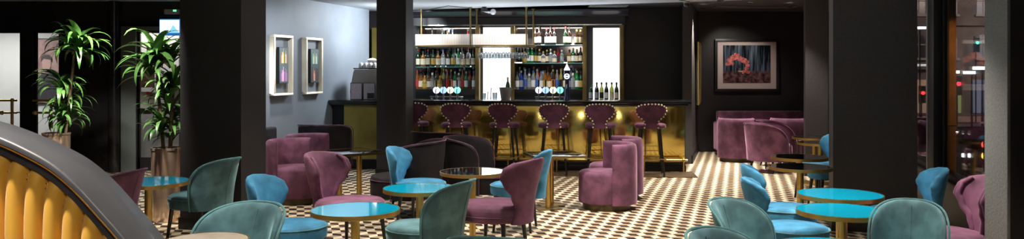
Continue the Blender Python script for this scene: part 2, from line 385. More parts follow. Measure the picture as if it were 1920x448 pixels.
# left grey wall running to the bar's left end
CW = P(692, 14.72); 
def lw(t): return CW-DD*t
mb = MB(); p0, p1 = lw(0), lw(4.3)
mb.prism([(p0.x, p0.y), (p1.x, p1.y), (p1.x-.15, p1.y), (p0.x-.15, p0.y+.02)], 0, CEIL)
struct('wall_left', mb, 'wallgrey')
mb = MB().prism([(p0.x+.012, p0.y), (p1.x+.012, p1.y), (p1.x-.01, p1.y), (p0.x-.01, p0.y)], 0, .12); struct('baseboard_left', mb, 'blackwood')
struct('wall_left_return', MB().prism([(p1.x, p1.y), (p1.x-.15, p1.y), (X(345)-.1, WY+.05), (X(345), WY+.12)], 0, CEIL), 'darkwall')
# wall behind the bar
def barbox(px0, px1, d0, d1, z0, z1, mb=None):
    mb = mb or MB(); a, b = bar(px0, d0), bar(px1, d0); c = (a+b)/2+BY*((d1-d0)/2)
    return mb.obox(c, BX, BY, (b-a).length/2, (d1-d0)/2, z0, z1)
struct('wall_back_bar', barbox(600, 1300, 2.15, 2.3, 0, CEIL+.06), 'darkwall')
# partition at the bar's right end, recess wall behind
pr = G(1309, 283.8); pl = pr-DD*2.2
mb = MB().prism([(pl.x, pl.y), (pr.x, pr.y), (pr.x-.22, pr.y), (pl.x-.16, pl.y)], 0, CEIL+.06)
struct('wall_partition', mb, 'pillar')
struct('baseboard_partition', MB().prism([(pl.x+.015, pl.y-.015), (pr.x+.015, pr.y), (pr.x-.01, pr.y), (pl.x-.01, pl.y)], 0, .14), 'blackwood', .004)
YB = pr.y-.05
struct('wall_back', MB().box(pr.x-.3, 6.3, YB, YB+.15, 0, CEIL+.06), 'darkwall')
struct('baseboard_back', MB().box(pr.x, 6.3, YB-.02, YB, 0, .13), 'blackwood', .004)
# window wall on the right
R0 = Vector((4.05, 7.2, 0))
def rw(Y, off=0.0): t = (Y-7.2)/DD.y; return R0+DD*t+DR*off
def rwbox(mb, Ya, Yb, o0, o1, z0, z1):
    a, b = rw(Ya), rw(Yb); c = (a+b)/2+DR*((o0+o1)/2); return mb.obox(c, DR, DD, (o1-o0)/2, (b-a).length/2, z0, z1)
SILL = .5
mb = MB(); rwbox(mb, 1, 17, 0, .18, 0, SILL-.03); rwbox(mb, 1, 5.3, 0, .18, SILL-.03, CEIL)
struct('wall_right', mb, 'darkwall')
struct('window_sill', rwbox(MB(), 5.3, 17, -.06, .2, SILL-.03, SILL+.02), 'blackmetal', .008)
for i, (Ya, Yb) in enumerate(((5.3, 8.45), (8.76, 12.2), (12.5, 16.8))):
    f = MB(); rwbox(f, Ya, Yb, .0, .04, SILL, SILL+.06); rwbox(f, Ya, Yb, .0, .04, CEIL-.08, CEIL)
    rwbox(f, Ya, Ya+.05, .0, .04, SILL, CEIL); rwbox(f, Yb-.05, Yb, .0, .04, SILL, CEIL)
    wo = struct('window_%d' % (i+1), f, 'mullion', .004)
    g = rwbox(MB(), Ya+.04, Yb-.04, .016, .024, SILL+.05, CEIL-.07).build('pane', 'pane', wo); g['kind'] = 'structure'
mb = MB(); rwbox(mb, 8.45, 8.71, -.08, .02, SILL, CEIL); struct('trim_3', mb, 'mullion', .01)
mb = MB(); rwbox(mb, 8.71, 8.76, -.082, .02, SILL, CEIL); struct('trim_4', mb, 'aluedge')
mb = MB(); rwbox(mb, 12.2, 12.5, -.05, .04, SILL, CEIL); struct('trim_5', mb, 'mullion', .01)
# back of the room behind the camera
struct('wall_rear', MB().box(-9, 6, -2.1, -2, 0, CEIL), 'darkwall')
struct('wall_far_left', MB().box(-9.1, -9, -2, 12.95, 0, CEIL), 'darkwall')

# ================================================================== BAR
bl = bar(622, 0); br_ = B0.copy()
def Bthing(name, label, cat, loc, group=None): return thing(name, label, cat, loc, RB, group)
blen = (br_-bl).length
# local frame of the counter: origin at its right front corner, x negative to the left, y backwards
t = Bthing('bar_counter', 'long bar counter with black top and mirrored gold front panels', 'bar counter', B0)
ztop = 1.108
MB().box(-blen-.02, .09, -.12, .62, ztop-.045, ztop).box(-blen, .05, -.08, .58, ztop-.075, ztop-.045).build('worktop', 'counter', t, .006)
MB().box(-blen+.0, 0, .03, .55, .08, ztop-.075).build('body', 'blackmetal', t)
pxs = [775, 866, 958, 1048, 1138, 1210, 1283]
xl = [(bar(p, 0)-B0).dot(BX) for p in pxs]
for i, (a, b) in enumerate(zip(xl, xl[1:])):
    MB().box(a+.004, b-.004 if b < -.01 else .004, -.004, .03, .155, ztop-.08).build('front_panel', 'goldpanel', t, .003)
xs = [(bar(p, 0)-B0).dot(BX) for p in (645, 706)]
MB().box(xs[0], xs[1]+.6, -.004, .03, .155, ztop-.08).build('front_panel', 'oldgold', t, .003)['label'] = 'tarnished olive gold front panel'
MB().box(-blen, .012, -.03, .06, 0, .11).box(-.02, .02, -.03, .58, 0, .11).box(-blen, .014, -.012, .06, .11, .155).build('plinth', 'blackmetal', t, .006)
MB().box(.0, .012, .0, .56, .11, ztop-.08).build('end_panel', 'darkgloss', t)
fr = MB().tube([(xl[0]-.1, -.16, .20), (.03, -.16, .20)], .02)
for a in xl[1:]: fr.tube([(a-.03, -.16, .20), (a-.03, 0, .20)], .014).tube([(a-.03, -.16, .20), (a-.03, -.16, 0)], .013).ball((a-.03, -.16, .2), .032)
fr.build('foot_rail', 'brass', t)
q0, q1 = (bar(724, 0)-B0).dot(BX), .0
struct('trim_6', MB().add([tuple(B0+BX*x+BY*y+Vector((0,0,z))) for z in (-.02, .012) for y in (-.66, .0) for x in (q0, .12)],
       [(0,2,3,1),(4,5,7,6),(0,1,5,4),(1,3,7,5),(3,2,6,7),(2,0,4,6)]), 'step')

# ---- back bar cabinet: frame local to bar(1170, 1.6)
BD = 1.72      # depth of the back bar's face
def bb(px, dep=BD): return (bar(px, dep)-B0).dot(BX)
def bz(y, dep=BD): return Zat(y, bar(960, dep).y)
t = Bthing('back_bar_cabinet', 'black back bar cabinet with deep cornice and gilt edged bays of glass shelves', 'cabinet', B0)
cab = MB()
cab.box(bb(776), bb(1172), BD+.36, BD+.42, 0, CEIL-.02)
cab.box(bb(776), bb(1172), BD+.0, BD+.36, bz(47), bz(26))
cab.build('carcass', 'darkwall', t)
MB().box(bb(776), bb(1172), BD-.12, BD+.36, 0, 1.02).build('base_unit', 'blackmetal', t, .005)
MB().box(bb(776), bb(1172), BD-.16, BD+.36, 1.02, 1.05).build('worktop', 'steel', t, .004)
MB().box(bb(779), bb(893), BD, BD+.36, 1.05, bz(167.5)).build('bottle_step', 'blackmetal', t, .003)
MB().box(bb(963), bb(1093), BD, BD+.36, 1.05, bz(167.5)).build('bottle_step', 'blackmetal', t, .003)
# cornice: stepped crown
cz = bz(14); crown = [(0,0),(-.05,.015),(-.07,.04),(-.13,.07),(-.17,.10),(-.17,.13),(0,.13)]
x0, x1 = bb(776), bb(1178); n = len(crown)
zb = CEIL-.13
cv = [(x, BD+y, zb+z) for x in (x0, x1) for y, z in crown]
MB().add(cv, [tuple(range(n)), tuple(range(2*n-1, n-1, -1))]+[(i, i+n, (i+1) % n+n, (i+1) % n) for i in range(n)]).build('cornice', 'cornice', t, 0, smooth=30)
MB().box(x0, bb(1166), BD-.03, BD, bz(48), bz(46)).build('cornice_strip', 'chrome', t)
for px in (895, 961, 1096, 1166): MB().box(bb(px)-.035, bb(px)+.035, BD-.02, BD+.36, 1.05, bz(48)).build('gilt_upright', 'darkbrass', t, .003)
for i, (a, b, y0) in enumerate(((903, 958, 50), (1112, 1162, 52))):
    MB().box(bb(a), bb(b), BD+.2, BD+.24, 1.05, bz(y0)).build('backlit_panel', 'glowpanel', t)['label'] = 'glowing white backlit glass panel'
light('shelf_fill', 'AREA', tuple(bar(930, BD-.1, 1.7)), 8, (1,1,1), shape='RECTANGLE', size=.5, size_y=1.0, aim=tuple(bar(930, 0, 1.5)))
MB().box(bb(779), bb(893), BD+.34, BD+.36, 1.2, bz(50)).build('mirror_back', 'mirror', t)
MB().box(bb(963), bb(1093), BD+.34, BD+.36, 1.2, bz(50)).build('mirror_back', 'mirror', t)
for a, b, ys in ((779, 892, (88, 125)), (964, 1093, (84, 118))):
    for y in ys: MB().box(bb(a), bb(b), BD+.02, BD+.33, bz(y)-.012, bz(y)).build('glass_shelf', 'shelfglass', t)
led = emit('shelf_led', (.85,.95,1), 9.0)
for a, b, ys in ((779, 892, (88, 125, 167.6)), (964, 1093, (84, 118, 167.6))):
    for y in ys: MB().box(bb(a), bb(b), BD+.325, BD+.337, bz(y)+.002, bz(y)+.012).build('led_strip', led, t)

# ---- bottles
def bmat(name, col, tr=.35, rough=.08): return plain(name, col, rough, trans=tr, coat=.3)
BM = {'dark green': bmat('dark_green_glass', (.01,.05,.02)), 'bright green': bmat('bright_green_glass', (.01,.32,.06), .5), 'clear': bmat('clear_bottle_glass', (.75,.8,.82), .75),
      'amber': bmat('amber_glass', (.42,.15,.02), .5), 'dark brown': bmat('brown_glass', (.035,.012,.005)), 'blue': bmat('cobalt_glass', (.02,.06,.5), .5),
      'honey': bmat('honey_glass', (.65,.38,.05), .5), 'red': bmat('red_glass', (.4,.01,.02), .4), 'black': bmat('black_bottle_glass', (.01,.01,.012), 0), 'pale yellow': bmat('straw_glass', (.55,.55,.12), .5)}
LM = {'cream': plain('cream_label', (.75,.66,.48), .6), 'white': plain('white_label', (.85,.85,.83), .6), 'black': plain('black_label', (.02,.02,.02), .5), 'red': plain('red_label', (.5,.03,.03), .5),
      'gold': plain('gold_label', (.7,.48,.12), .35, metal=.6), 'orange': plain('orange_label', (.8,.25,.03), .5), 'blue': plain('blue_label', (.05,.13,.45), .5), 'silver': plain('silver_label', (.6,.62,.65), .3, metal=.7)}
SH = {'tall': [(.0,.0),(.036,0),(.038,.008),(.038,.18),(.034,.20),(.016,.225),(.013,.24),(.013,.30)],
      'square': [(0,0),(.042,0),(.044,.008),(.044,.165),(.040,.18),(.018,.195),(.014,.21),(.014,.26)],
      'slim': [(0,0),(.029,0),(.030,.006),(.030,.20),(.024,.23),(.013,.26),(.012,.33)],
      'squat': [(0,0),(.050,0),(.054,.02),(.054,.11),(.044,.15),(.018,.175),(.015,.19),(.015,.225)],
      'wine': [(0,0),(.037,0),(.038,.006),(.038,.175),(.030,.215),(.015,.245),(.0135,.25),(.0135,.315)]}
BP = {}
def bottle_proto(shape, glassc, lab, cap):
    k = (shape, glassc, lab, cap)
    if k in BP: return BP[k], False
    t = thing('bottle', 'x', 'bottle'); pr = SH[shape]; nseg = 12
    MB().lathe(pr, nseg).build('glass_body', BM[glassc], t)
    r = pr[3][0]+.0012; zt_ = pr[3][1]
    MB().lathe([(r, zt_*.22), (r, zt_*.82)], nseg, cap=False).build('paper_label', LM[lab], t)
    rt, z = pr[-1]; MB().lathe([(rt+.002, z-.03), (rt+.002, z+.006)], nseg).build('cap', LM[cap], t)
    BP[k] = t; return t, True
def put_bottle(shape, g, lab, cap, loc, label, group, sc=1.0):
    t, new = bottle_proto(shape, g, lab, cap)
    if new: t.location = loc; t.rotation_euler = (0,0,RB); t['label'] = label; t['group'] = group; t.scale = (sc,)*3; return t
    return dup(t, loc, RB, label, group, (sc,)*3)
ORD = ['first','second','third','fourth','fifth','sixth','seventh','eighth','ninth','tenth','eleventh','twelfth','thirteenth','fourteenth','fifteenth','sixteenth','seventeenth','eighteenth']
def row(px0, px1, y, kinds, group, place, dep, sc=1.0, dz=0.0):
    n = len(kinds)
    for i, kk in enumerate(kinds):
        if kk is None: continue
        s, g, l, c = kk
        px = px0+(px1-px0)*(i+.5)/n
        p = bar(px, BD+dep, 0); p.z = bz(y)+dz
        put_bottle(s, g, l, c, p, '%s %s glass bottle, %s label, %s from left, %s' % (s, g, l, ORD[i], place), group, sc*(.96+.08*((i*37) % 10)/10))
K = {'.':None,'w':('wine','dark green','cream','red'),'W':('wine','dark brown','white','black'),'k':('square','amber','cream','black'),'K':('square','dark brown','cream','gold'),
     'g':('tall','bright green','white','silver'),'c':('tall','clear','white','blue'),'C':('square','clear','silver','white'),'b':('tall','blue','silver','silver'),
     'a':('tall','amber','gold','black'),'h':('squat','honey','gold','orange'),'r':('tall','red','black','black'),'B':('slim','dark brown','orange','gold'),
     's':('slim','clear','blue','silver'),'y':('slim','pale yellow','black','gold'),'q':('squat','clear','cream','gold'),'o':('slim','amber','red','red'),'d':('tall','dark green','gold','black'),'x':('tall','black','cream','red')}
row(779, 892, 125, [K[c] for c in 'wkxdkcWdgkww'], 'bottles on the upper left bay shelf', 'front row, upper left shelf', .12, 1.06)
row(781, 893, 125, [K[c] for c in 'xdWwxgdWxw'], 'bottles behind on the upper left bay shelf', 'back row, upper left shelf', .25, 1.1)
row(786, 882, 88, [K[c] for c in 'o.W.dac..r'], 'bottles on the shelf behind the canopy', 'top shelf behind the canopy', .15, 1.08)
row(779, 892, 167.4, [K[c] for c in 'okhkCdhyoBgCogrc'], 'bottles on the left bay step', 'front row, lower left shelf', .10, 1.08)
row(782, 892, 167.4, [K[c] for c in 'kBsaoybkagsrB'], 'bottles behind on the left bay step', 'back row, lower left shelf', .24, 1.22)
row(1000, 1092, 84, [K[c] for c in 'WW.xWx..wW.KK'], 'bottles on the top right bay shelf', 'top right shelf', .12, 1.03)
row(980, 1092, 118, [K[c] for c in 'hggdKqKCqrC.kgKx'], 'bottles on the middle right bay shelf', 'middle right shelf', .12, .92)
row(966, 1093, 167.4, [K[c] for c in 'cbsCcscakBsyxbCgd'], 'bottles on the right bay step', 'front row, lower right shelf', .10, 1.08)
row(970, 1093, 167.4, [K[c] for c in 'sbcyrCosabkcgd'], 'bottles behind on the right bay step', 'back row, lower right shelf', .24, 1.25)
for i, (px, g, l) in enumerate(((1108,'dark green','silver'),(1119,'black','silver'),(1128,'pale yellow','black'),(1137,'black','white'),(1147,'pale yellow','cream'),(1156,'dark green','cream'))):
    p = bar(px, BD-.05, 1.05)
    put_bottle('wine', g, l, 'black', p, '%s wine bottle, %s label, %s from left before the glowing panel' % (g, l, ORD[i]), 'wine bottles before the right glowing panel', 1.0)

# ---- beer fonts
def font(px, col, label, grp):
    p = bar(px, .42, ztop); t = Bthing('beer_tap', label, 'beer tap', p, grp); z = Zat(169, p.y)-ztop
    MB().tube([(0,.03,0), (0,.03,z+.05)], .014).build('column', 'chrome', t)
    MB().tube([(0,0,z+.02), (0,-.045,z-.005), (0,-.05,z-.05)], [.012,.010,.008]).build('spout', 'chrome', t)
    MB().tube([(0,.0,z), (0,.028,z)], .056, 20).build('lit_badge', emit('badge_'+label[:5].strip(), col, 1.6), t)
    MB().tube([(0,.01,z+.03), (0,.0,z+.17)], [.010,.016]).build('tap_handle', 'blackpl', t)
grp = 'lit beer taps'
for bay, pxs_ in (('left', (818, 831, 844, 857)), ('right', (1010, 1023, 1037, 1050))):
    for px, (cn, col) in zip(pxs_, (('lilac white', (.8,.78,1)), ('pale blue', (.35,.55,1)), ('cream', (1,.92,.62)), ('turquoise', (.25,.85,.72)))):
        font(px, col, '%s lit beer tap badge in front of the %s bottle bay' % (cn, bay), 'lit beer taps at the %s bay' % bay)
for nm, px0, px1 in (('left', 806, 868), ('right', 1003, 1062)):
    t = Bthing('tap_manifold', 'chrome tap manifold rail on the bar before the %s bottle bay' % nm, 'tap manifold', bar((px0+px1)/2, .50, ztop))
    hw = (bar(px1, .5)-bar(px0, .5)).length/2
    mb = MB().box(-hw, hw, -.02, .02, .02, .05)
    mb.build('cross_bar', 'chrome', t, .005)
    for s_ in (-1, 1): MB().tube([(s_*hw*.9, 0, 0), (s_*hw*.9, 0, .03)], .015).build('foot', 'chrome', t)
p = bar(1063, .38, ztop); t = Bthing('beer_font', 'tall dark blue beer font with a white round badge and pointed white top', 'beer tap', p)
zz = lambda y: Zat(y, p.y)-ztop
MB().lathe([(.055,0),(.05,.02),(.036,.05),(.034,zz(150)),(.05,zz(140)),(.048,zz(132))], 24).build('column', plain('navy_lacquer', (.01,.012,.05), .15, coat=.5), t)
MB().lathe([(.048,zz(132)),(.05,zz(130)),(.03,zz(126)),(.015,zz(122)),(.004,zz(119))], 24).build('tip', emit('font_tip', (1,1,1), .9), t)
lg = MB(); R1, R2 = .045, .030; zc = zz(143)
v = []; f = []
for k in range(32):
    for r in (R1, R2):
        for y in (-.062, -.05): v.append((r*cos(2*pi*k/32), y, zc+r*sin(2*pi*k/32)))
for k in range(32):
    a, b = k*4, ((k+1) % 32)*4; f += [(a, a+2, b+2, b), (a+1, b+1, b+3, a+3), (a, b, b+1, a+1), (a+2, a+3, b+3, b+2)]
lg.add(v, f).box(-.040, .040, -.061, -.05, zc-.010, zc+.010).build('badge_ring', emit('font_badge', (1,1,1), 1.6), t)
MB().tube([(.0,-.05,zz(158)), (0,-.10,zz(160)), (0,-.10,zz(166))], [.012,.01,.008]).build('spout', 'chrome', t)

# ---- ice bucket & tools in the middle
p = bar(948, .35, ztop); t = Bthing('ice_bucket', 'pale grey champagne bucket on the bar before the glowing middle panel', 'ice bucket', p)
zr = Zat(172, p.y)-ztop+.06
MB().lathe([(.07,0),(.075,.01),(.10,zr),(.105,zr+.012),(.095,zr+.012),(.07,.02)], 28).build('bucket_body', plain('pale_metal', (.55,.52,.50), .3, metal=.3), t)
MB().tube([(.11*cos(a), .11*sin(a)*.2, zr-.02+.0*a) for a in (0, .01)], .012).build('handle', 'steel', t)
put_bottle('wine', 'dark green', 'gold', 'gold', bar(952, .35, ztop+.06), 'dark green champagne bottle standing in the pale grey bucket', 'champagne bottle', .95)
for i, (px, hh, nm) in enumerate(((920, .16, 'thin steel bar spoon in a cup'), (914, .10, 'short green handled bar tool beside the spoon'))):
    o = MB().tube([(0,0,0), (.004,0,hh*.5), (.01,0,hh+.03)], [.007,.004,.006]).build('bar_spoon', 'steel' if i == 0 else BM['bright green'])
    o.location = bar(px, .4, ztop); tag(o, nm+' on the bar', 'bar tool')
o = MB().lathe([(.032,0),(.038,.11),(.036,.11),(.03,.01)], 20).build('tumbler', 'glassware'); o.location = bar(928, .42, ztop); tag(o, 'clear straight tumbler on the bar left of the champagne bucket', 'glass')
o = MB().lathe([(.030,0),(.036,.10),(.034,.10),(.028,.01)], 20).build('tumbler', 'glassware'); o.location = bar(907, .46, ztop+.0); tag(o, 'small clear glass at the left edge of the glowing middle panel', 'glass')

# ---- hanging canopy with ribbed glass panels
cd = .95
pc = bar(890, cd); zc0, zc1 = Zat(84, pc.y), Zat(64, pc.y)
t = Bthing('hanging_glass_rack', 'brass framed canopy with ribbed white glass panels hung above the bar', 'hanging rack', B0)
def cx(px, d=cd): return (bar(px, d)-B0).dot(BX)
D2 = .42
fm = MB()
for d in (cd, cd+D2):
    fm.box(cx(778), cx(1001), d-.012, d+.012, zc0-.02, zc0+.0)
for px in (779, 884, 990, 1001): fm.box(cx(px)-.012, cx(px)+.012, cd-.01, cd+D2, zc0-.02, zc0)
fm.build('frame', 'darkbrass', t, .003)
rib = None
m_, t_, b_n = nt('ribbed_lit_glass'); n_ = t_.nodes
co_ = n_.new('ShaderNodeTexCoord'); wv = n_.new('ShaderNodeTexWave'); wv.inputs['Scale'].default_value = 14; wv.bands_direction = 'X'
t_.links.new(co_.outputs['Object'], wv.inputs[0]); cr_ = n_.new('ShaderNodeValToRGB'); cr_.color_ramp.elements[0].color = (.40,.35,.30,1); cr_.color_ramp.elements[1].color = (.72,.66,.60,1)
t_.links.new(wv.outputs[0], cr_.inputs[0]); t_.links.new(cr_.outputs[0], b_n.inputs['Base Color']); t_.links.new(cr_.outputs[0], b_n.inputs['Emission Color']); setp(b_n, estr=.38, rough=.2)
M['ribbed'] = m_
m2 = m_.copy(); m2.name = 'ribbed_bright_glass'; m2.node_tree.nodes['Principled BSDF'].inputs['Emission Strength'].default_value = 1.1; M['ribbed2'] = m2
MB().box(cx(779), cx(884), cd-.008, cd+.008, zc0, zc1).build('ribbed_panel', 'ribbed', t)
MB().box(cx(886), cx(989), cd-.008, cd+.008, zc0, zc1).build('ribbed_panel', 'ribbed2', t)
rods = MB()
for px, y in ((790, 10), (882, 10), (894, 14), (987, 10), (1000, 13)):
    d = cd if px in (882, 987) else cd+D2
    MB().tube([(cx(px, d), d, zc0), (cx(px, d), d, CEIL)], .016).build('rod', 'darkbrass', t)
    MB().lathe([(.03,0),(.03,.02)], 14, (cx(px, d), d, CEIL-.02)).build('ceiling_cup', 'darkbrass', t)
MB().tube([(cx(790), cd+D2, CEIL-.015), (cx(850), cd-.5, CEIL-.012), (cx(882), cd, CEIL-.015)], .006, 6).build('cable', 'blackpl', t)
# glass rails and hanging stemware
for i in range(4):
    d = cd+.08+i*.09
    MB().box(cx(781), cx(999), d-.006, d+.006, zc0-.045, zc0-.03).build('glass_rail', 'chrome', t)
wg = None; k = 0
names = [(853,1),(866,1),(878,1)]+[(px, r) for r in (0, 2) for px in range(900+5*(r//2), 990, 11)]
for px, r in names:
    p = bar(px, cd+.08+r*.09+.02, zc0-.04)
    lab = 'wine glass hanging upside down from the canopy, %s row, %s from left' % ('single' if px < 890 else 'front' if r == 0 else 'back', ORD[k % 3 if px < 890 else (k-3) % 9])
    k = k+1
    if wg is None:
        wg = Bthing('wine_glass', lab, 'wine glass', p, 'wine glasses hanging from the canopy')
        MB().lathe([(.034,0),(.034,-.003),(.005,-.008),(.004,-.08)], 16).build('foot_and_stem', 'glassware', wg)
        MB().lathe([(.004,-.08),(.022,-.095),(.038,-.12),(.039,-.15),(.031,-.19),(.030,-.19),(.037,-.15),(.036,-.12),(.02,-.098)], 16, cap=False).build('bowl', 'glassware', wg)
    else: dup(wg, p, RB, lab)

# ---- coffee machine, cups, menus on the counter's left end
p = bar(690, .33, ztop); t = Bthing('coffee_machine', 'grey espresso machine on the left end of the bar', 'coffee machine', p)
hz = Zat(130, p.y)-ztop; w_ = .22
pf = [(-.26, .10), (-.245, .22), (-.20, hz-.05), (-.18, hz), (.25, hz), (.25, .10)]
v = [(x, y, z) for y in (-.18, .2) for x, z in pf]; n = len(pf)
MB().add(v, [tuple(range(n)), tuple(range(2*n-1, n-1, -1))]+[(i, i+n, (i+1) % n+n, (i+1) % n) for i in range(n)]).build('machine_body', plain('grey_enamel', (.30,.28,.27), .35), t, .012)
MB().box(-.24, .25, -.2, .2, 0, .10).build('drip_tray', 'steel', t, .006)
MB().box(-.20, .25, -.17, .18, hz+.004, hz+.022).build('cup_rail', 'blackmetal', t, .004)
c0 = None
for i, px in enumerate((677, 686, 695, 703)):
    q = bar(px, .28, ztop+hz+.022); lab = 'white coffee cup upside down on the espresso machine, %s from the left' % ORD[i]
    if c0 is None:
        c0 = Bthing('coffee_cup', lab, 'cup', q, 'cups on the espresso machine')
        MB().lathe([(.036,0),(.037,.03),(.034,.07),(.022,.085),(.018,.09)], 20).build('bowl', plain('cup_glaze', (.55,.53,.50), .3), c0)
        MB().tube([(.034,0,.02), (.055,0,.03), (.055,0,.055), (.033,0,.065)], .005, 8).build('handle', M['whitepl'], c0)
    else: dup(c0, q, RB, lab)
o = MB().lathe([(.02,0),(.06,.015),(.07,.04),(.03,.07),(.0,.075)], 9, sx=1.3).build('folded_cloth', 'whitepl'); o.location = bar(698, .36, ztop+hz+.112); tag(o, 'crumpled white cloth on top of the upturned cups', 'cloth')
for i, (px, nm) in enumerate(((668, 'framed menu card leaning on the espresso machine, lilac sheet, left of two'), (692, 'framed menu card leaning on the espresso machine, right of two'))):
    p = bar(px, .06, ztop); t = Bthing('menu_card', nm, 'menu', p, 'menu cards on the bar'); hh = Zat(155, p.y)-ztop
    MB().box(-.10, .10, 0, .012, 0, hh).build('frame', 'blackpl', t, .003)
    mm = noisy('menu_print_%d' % i, (.50,.44,.50) if i == 0 else (.46,.45,.47), (.36,.31,.36), 40, .4, .45, .6, stretch=(1,1,3))
    MB().box(-.088, .088, -.003, -.0, .012, hh-.012).build('sheet', mm, t)
    if i: MB().box(-.03, .085, -.005, -.0035, .02, .11).build('black_card', 'blackpl', t)
# gold upright beyond the wall end
struct('trim_7', barbox(697, 708, 1.9, 2.1, 0, bz(50)), 'oldgold')

# ---- security cameras & downlights & vents
zc = CEIL
p = bar(908, .9, zc); t = Bthing('security_camera', 'white dome security camera on an arm under the ceiling above the bar', 'security camera', p)
MB().lathe([(.0,-.085),(.06,-.08),(.055,-.02),(.03,-.0)], 20).build('housing', 'blackpl', t)
MB().tube([(.0,0,-.07), (.08,0,-.09), (.15,0,-.09)], .018).build('arm', 'whitepl', t)
MB().ball((.15,0,-.085), .05, 16, 10).build('dome', 'whitepl', t)
p = P(1287, 12.9, zc); t = thing('security_camera', 'small bronze dome camera at the top of the partition right of the bar', 'security camera', p)
MB().lathe([(.05,0),(.05,-.03)], 20).build('mount', 'steel', t); MB().ball((0,0,-.045), .045, 16, 10).build('dome', 'blackpl', t)
dl = None
for i, (x, y, pw, cone) in enumerate(DOWN):
    lab = 'round recessed ceiling downlight over the seating area'
    if dl is None:
        dl = thing('ceiling_downlight', lab, 'ceiling light', (x, y, CEIL), 0, 'recessed downlights of the seating area')
        MB().lathe([(.05,-.0),(.055,-.008),(.042,-.010),(.040,-.002)], 24, cap=False).build('trim_ring', 'blackmetal', dl)
        MB().lathe([(.040,-.003),(.0001,-.003)], 24, cap=False).build('lens', emit('downlight_lens', (1,.9,.75), 4), dl)
    else: dup(dl, (x, y, CEIL), 0, lab)
for px, yy, nm in ((1407, 15, 'far lit downlight above the framed forest picture'), (1406, 5, 'nearer lit downlight before the ceiling vent')):
    zz_ = CEIL+.06; Y = (zz_-H)*F/(HY-yy)
    dup(dl, P(px, Y, zz_), 0, nm)
def vent(pxa, pxb, y, label, zc):
    Y = (zc-H)*F/(HY-y); t = thing('ceiling_vent', label, 'vent', P((pxa+pxb)/2, Y, zc)); hw = (pxb-pxa)/2*Y/F
    MB().box(-hw, hw, -.17, -.14, -.012, 0).box(-hw, hw, .14, .17, -.012, 0).box(-hw, -hw+.03, -.14, .14, -.012, 0).box(hw-.03, hw, -.14, .14, -.012, 0).build('frame', 'steel', t)
    s_ = MB()
    for k in range(5): s_.box(-hw+.03, hw-.03, -.12+k*.06, -.105+k*.06, -.01, 0)
    s_.build('slats', 'pillarlight', t)
vent(1340, 1490, 13, 'long linear ceiling vent above the framed forest picture', CEIL+.06)
vent(1104, 1176, 11, 'slim rectangular ceiling vent above the bar cornice', CEIL)

# ================================================================== PICTURES
# two gold shadow-box frames on the left grey wall
def wallpt(px):       # where column px meets the left wall
    t_ = (px-960)/F; s_ = (CW.x-t_*CW.y)/(DD.x-t_*DD.y); return CW-DD*s_
WALLROT = atan2(-DD.x, DD.y)+pi/2        # local -Y looks out of the wall (towards +X side)
def shadow_box(px0, px1, yt, yb, label, cols):
    a, b = wallpt(px0), wallpt(px1); c = (a+b)/2; wd = (b-a).length
    t = thing('shadow_box_frame', label, 'picture frame', (c.x, c.y, 0), 0); t.rotation_euler = (0, 0, atan2(DD.y, DD.x))
    z0, z1 = Zat(yb, c.y), Zat(yt, c.y); dp = .08; fw = .036
    f = MB().box(-wd/2, wd/2, -dp, 0, z0, z0+fw).box(-wd/2, wd/2, -dp, 0, z1-fw, z1).box(-wd/2, -wd/2+fw, -dp, 0, z0+fw, z1-fw).box(wd/2-fw, wd/2, -dp, 0, z0+fw, z1-fw)
    f.build('frame', noisy('pale_gold_frame', (.78,.68,.50), (.9,.82,.66), 5, .35, metal=.3), t, .004)
    MB().box(-wd/2+fw, wd/2-fw, -.012, -.002, z0+fw, z1-fw).build('back_board', 'wallgrey', t)
    zm0, zm1 = z0+(z1-z0)*.20, z0+(z1-z0)*.80; iw = wd*.24
    MB().box(-iw, iw, -.075, -.035, zm0, zm1).build('photo_block', 'blackpl', t)
    # photographed bottles, two tiers of coloured shapes on the print
    pr = MB().box(-iw+.004, iw-.004, -.078, -.0755, zm0+.01, zm1-.01).build('photo_print', plain('print_ground', (.06,.10,.11), .4), t)
    rnd = random.Random(len(label)*7+int(px0)); n = 6
    for tier in range(2):
        zb_ = zm0+.03+tier*(zm1-zm0)*.5
        for k in range(n):
            x = -iw+.03+(2*iw-.06)*(k+.5)/n; hh = (zm1-zm0)*(.30+.12*rnd.random()); r = iw/n*.85
            col = cols[tier][k % len(cols[tier])]
            m_ = MB(); y0 = -.0800; pts = [(-r,0),(r,0),(r,hh*.6),(r*.35,hh*.75),(r*.35,hh),(-r*.35,hh),(-r*.35,hh*.75),(-r,hh*.6)]
            v = [(x+p_[0], yy, zb_+p_[1]) for yy in (y0, -.0782) for p_ in pts]; q = len(pts)
            m_.add(v, [tuple(range(q)), tuple(range(2*q-1, q-1, -1))]+[(i, i+q, (i+1) % q+q, (i+1) % q) for i in range(q)])
            m_.build('printed_bottle', COLM(col), pr)
_cm = {}
def COLM(c):
    if c not in _cm: _cm[c] = plain('print_ink', c, .4)
    return _cm[c]
shadow_box(505, 541, 66, 179, 'gold shadow box frame with pink and amber bottle print, nearer on the grey wall',
           [[(.25,.12,.35),(.7,.35,.55),(.75,.4,.6),(.12,.08,.2),(.5,.2,.35)], [(.3,.12,.03),(.7,.65,.5),(.6,.45,.1),(.1,.12,.05),(.75,.6,.4)]])
shadow_box(566, 597, 71, 176, 'gold shadow box frame with green and brown bottle print, farther along the grey wall',
           [[(.1,.04,.03),(.5,.2,.08),(.7,.6,.5),(.3,.05,.04),(.05,.05,.05)], [(.05,.3,.2),(.7,.75,.6),(.6,.4,.1),(.1,.35,.3),(.8,.75,.65)]])
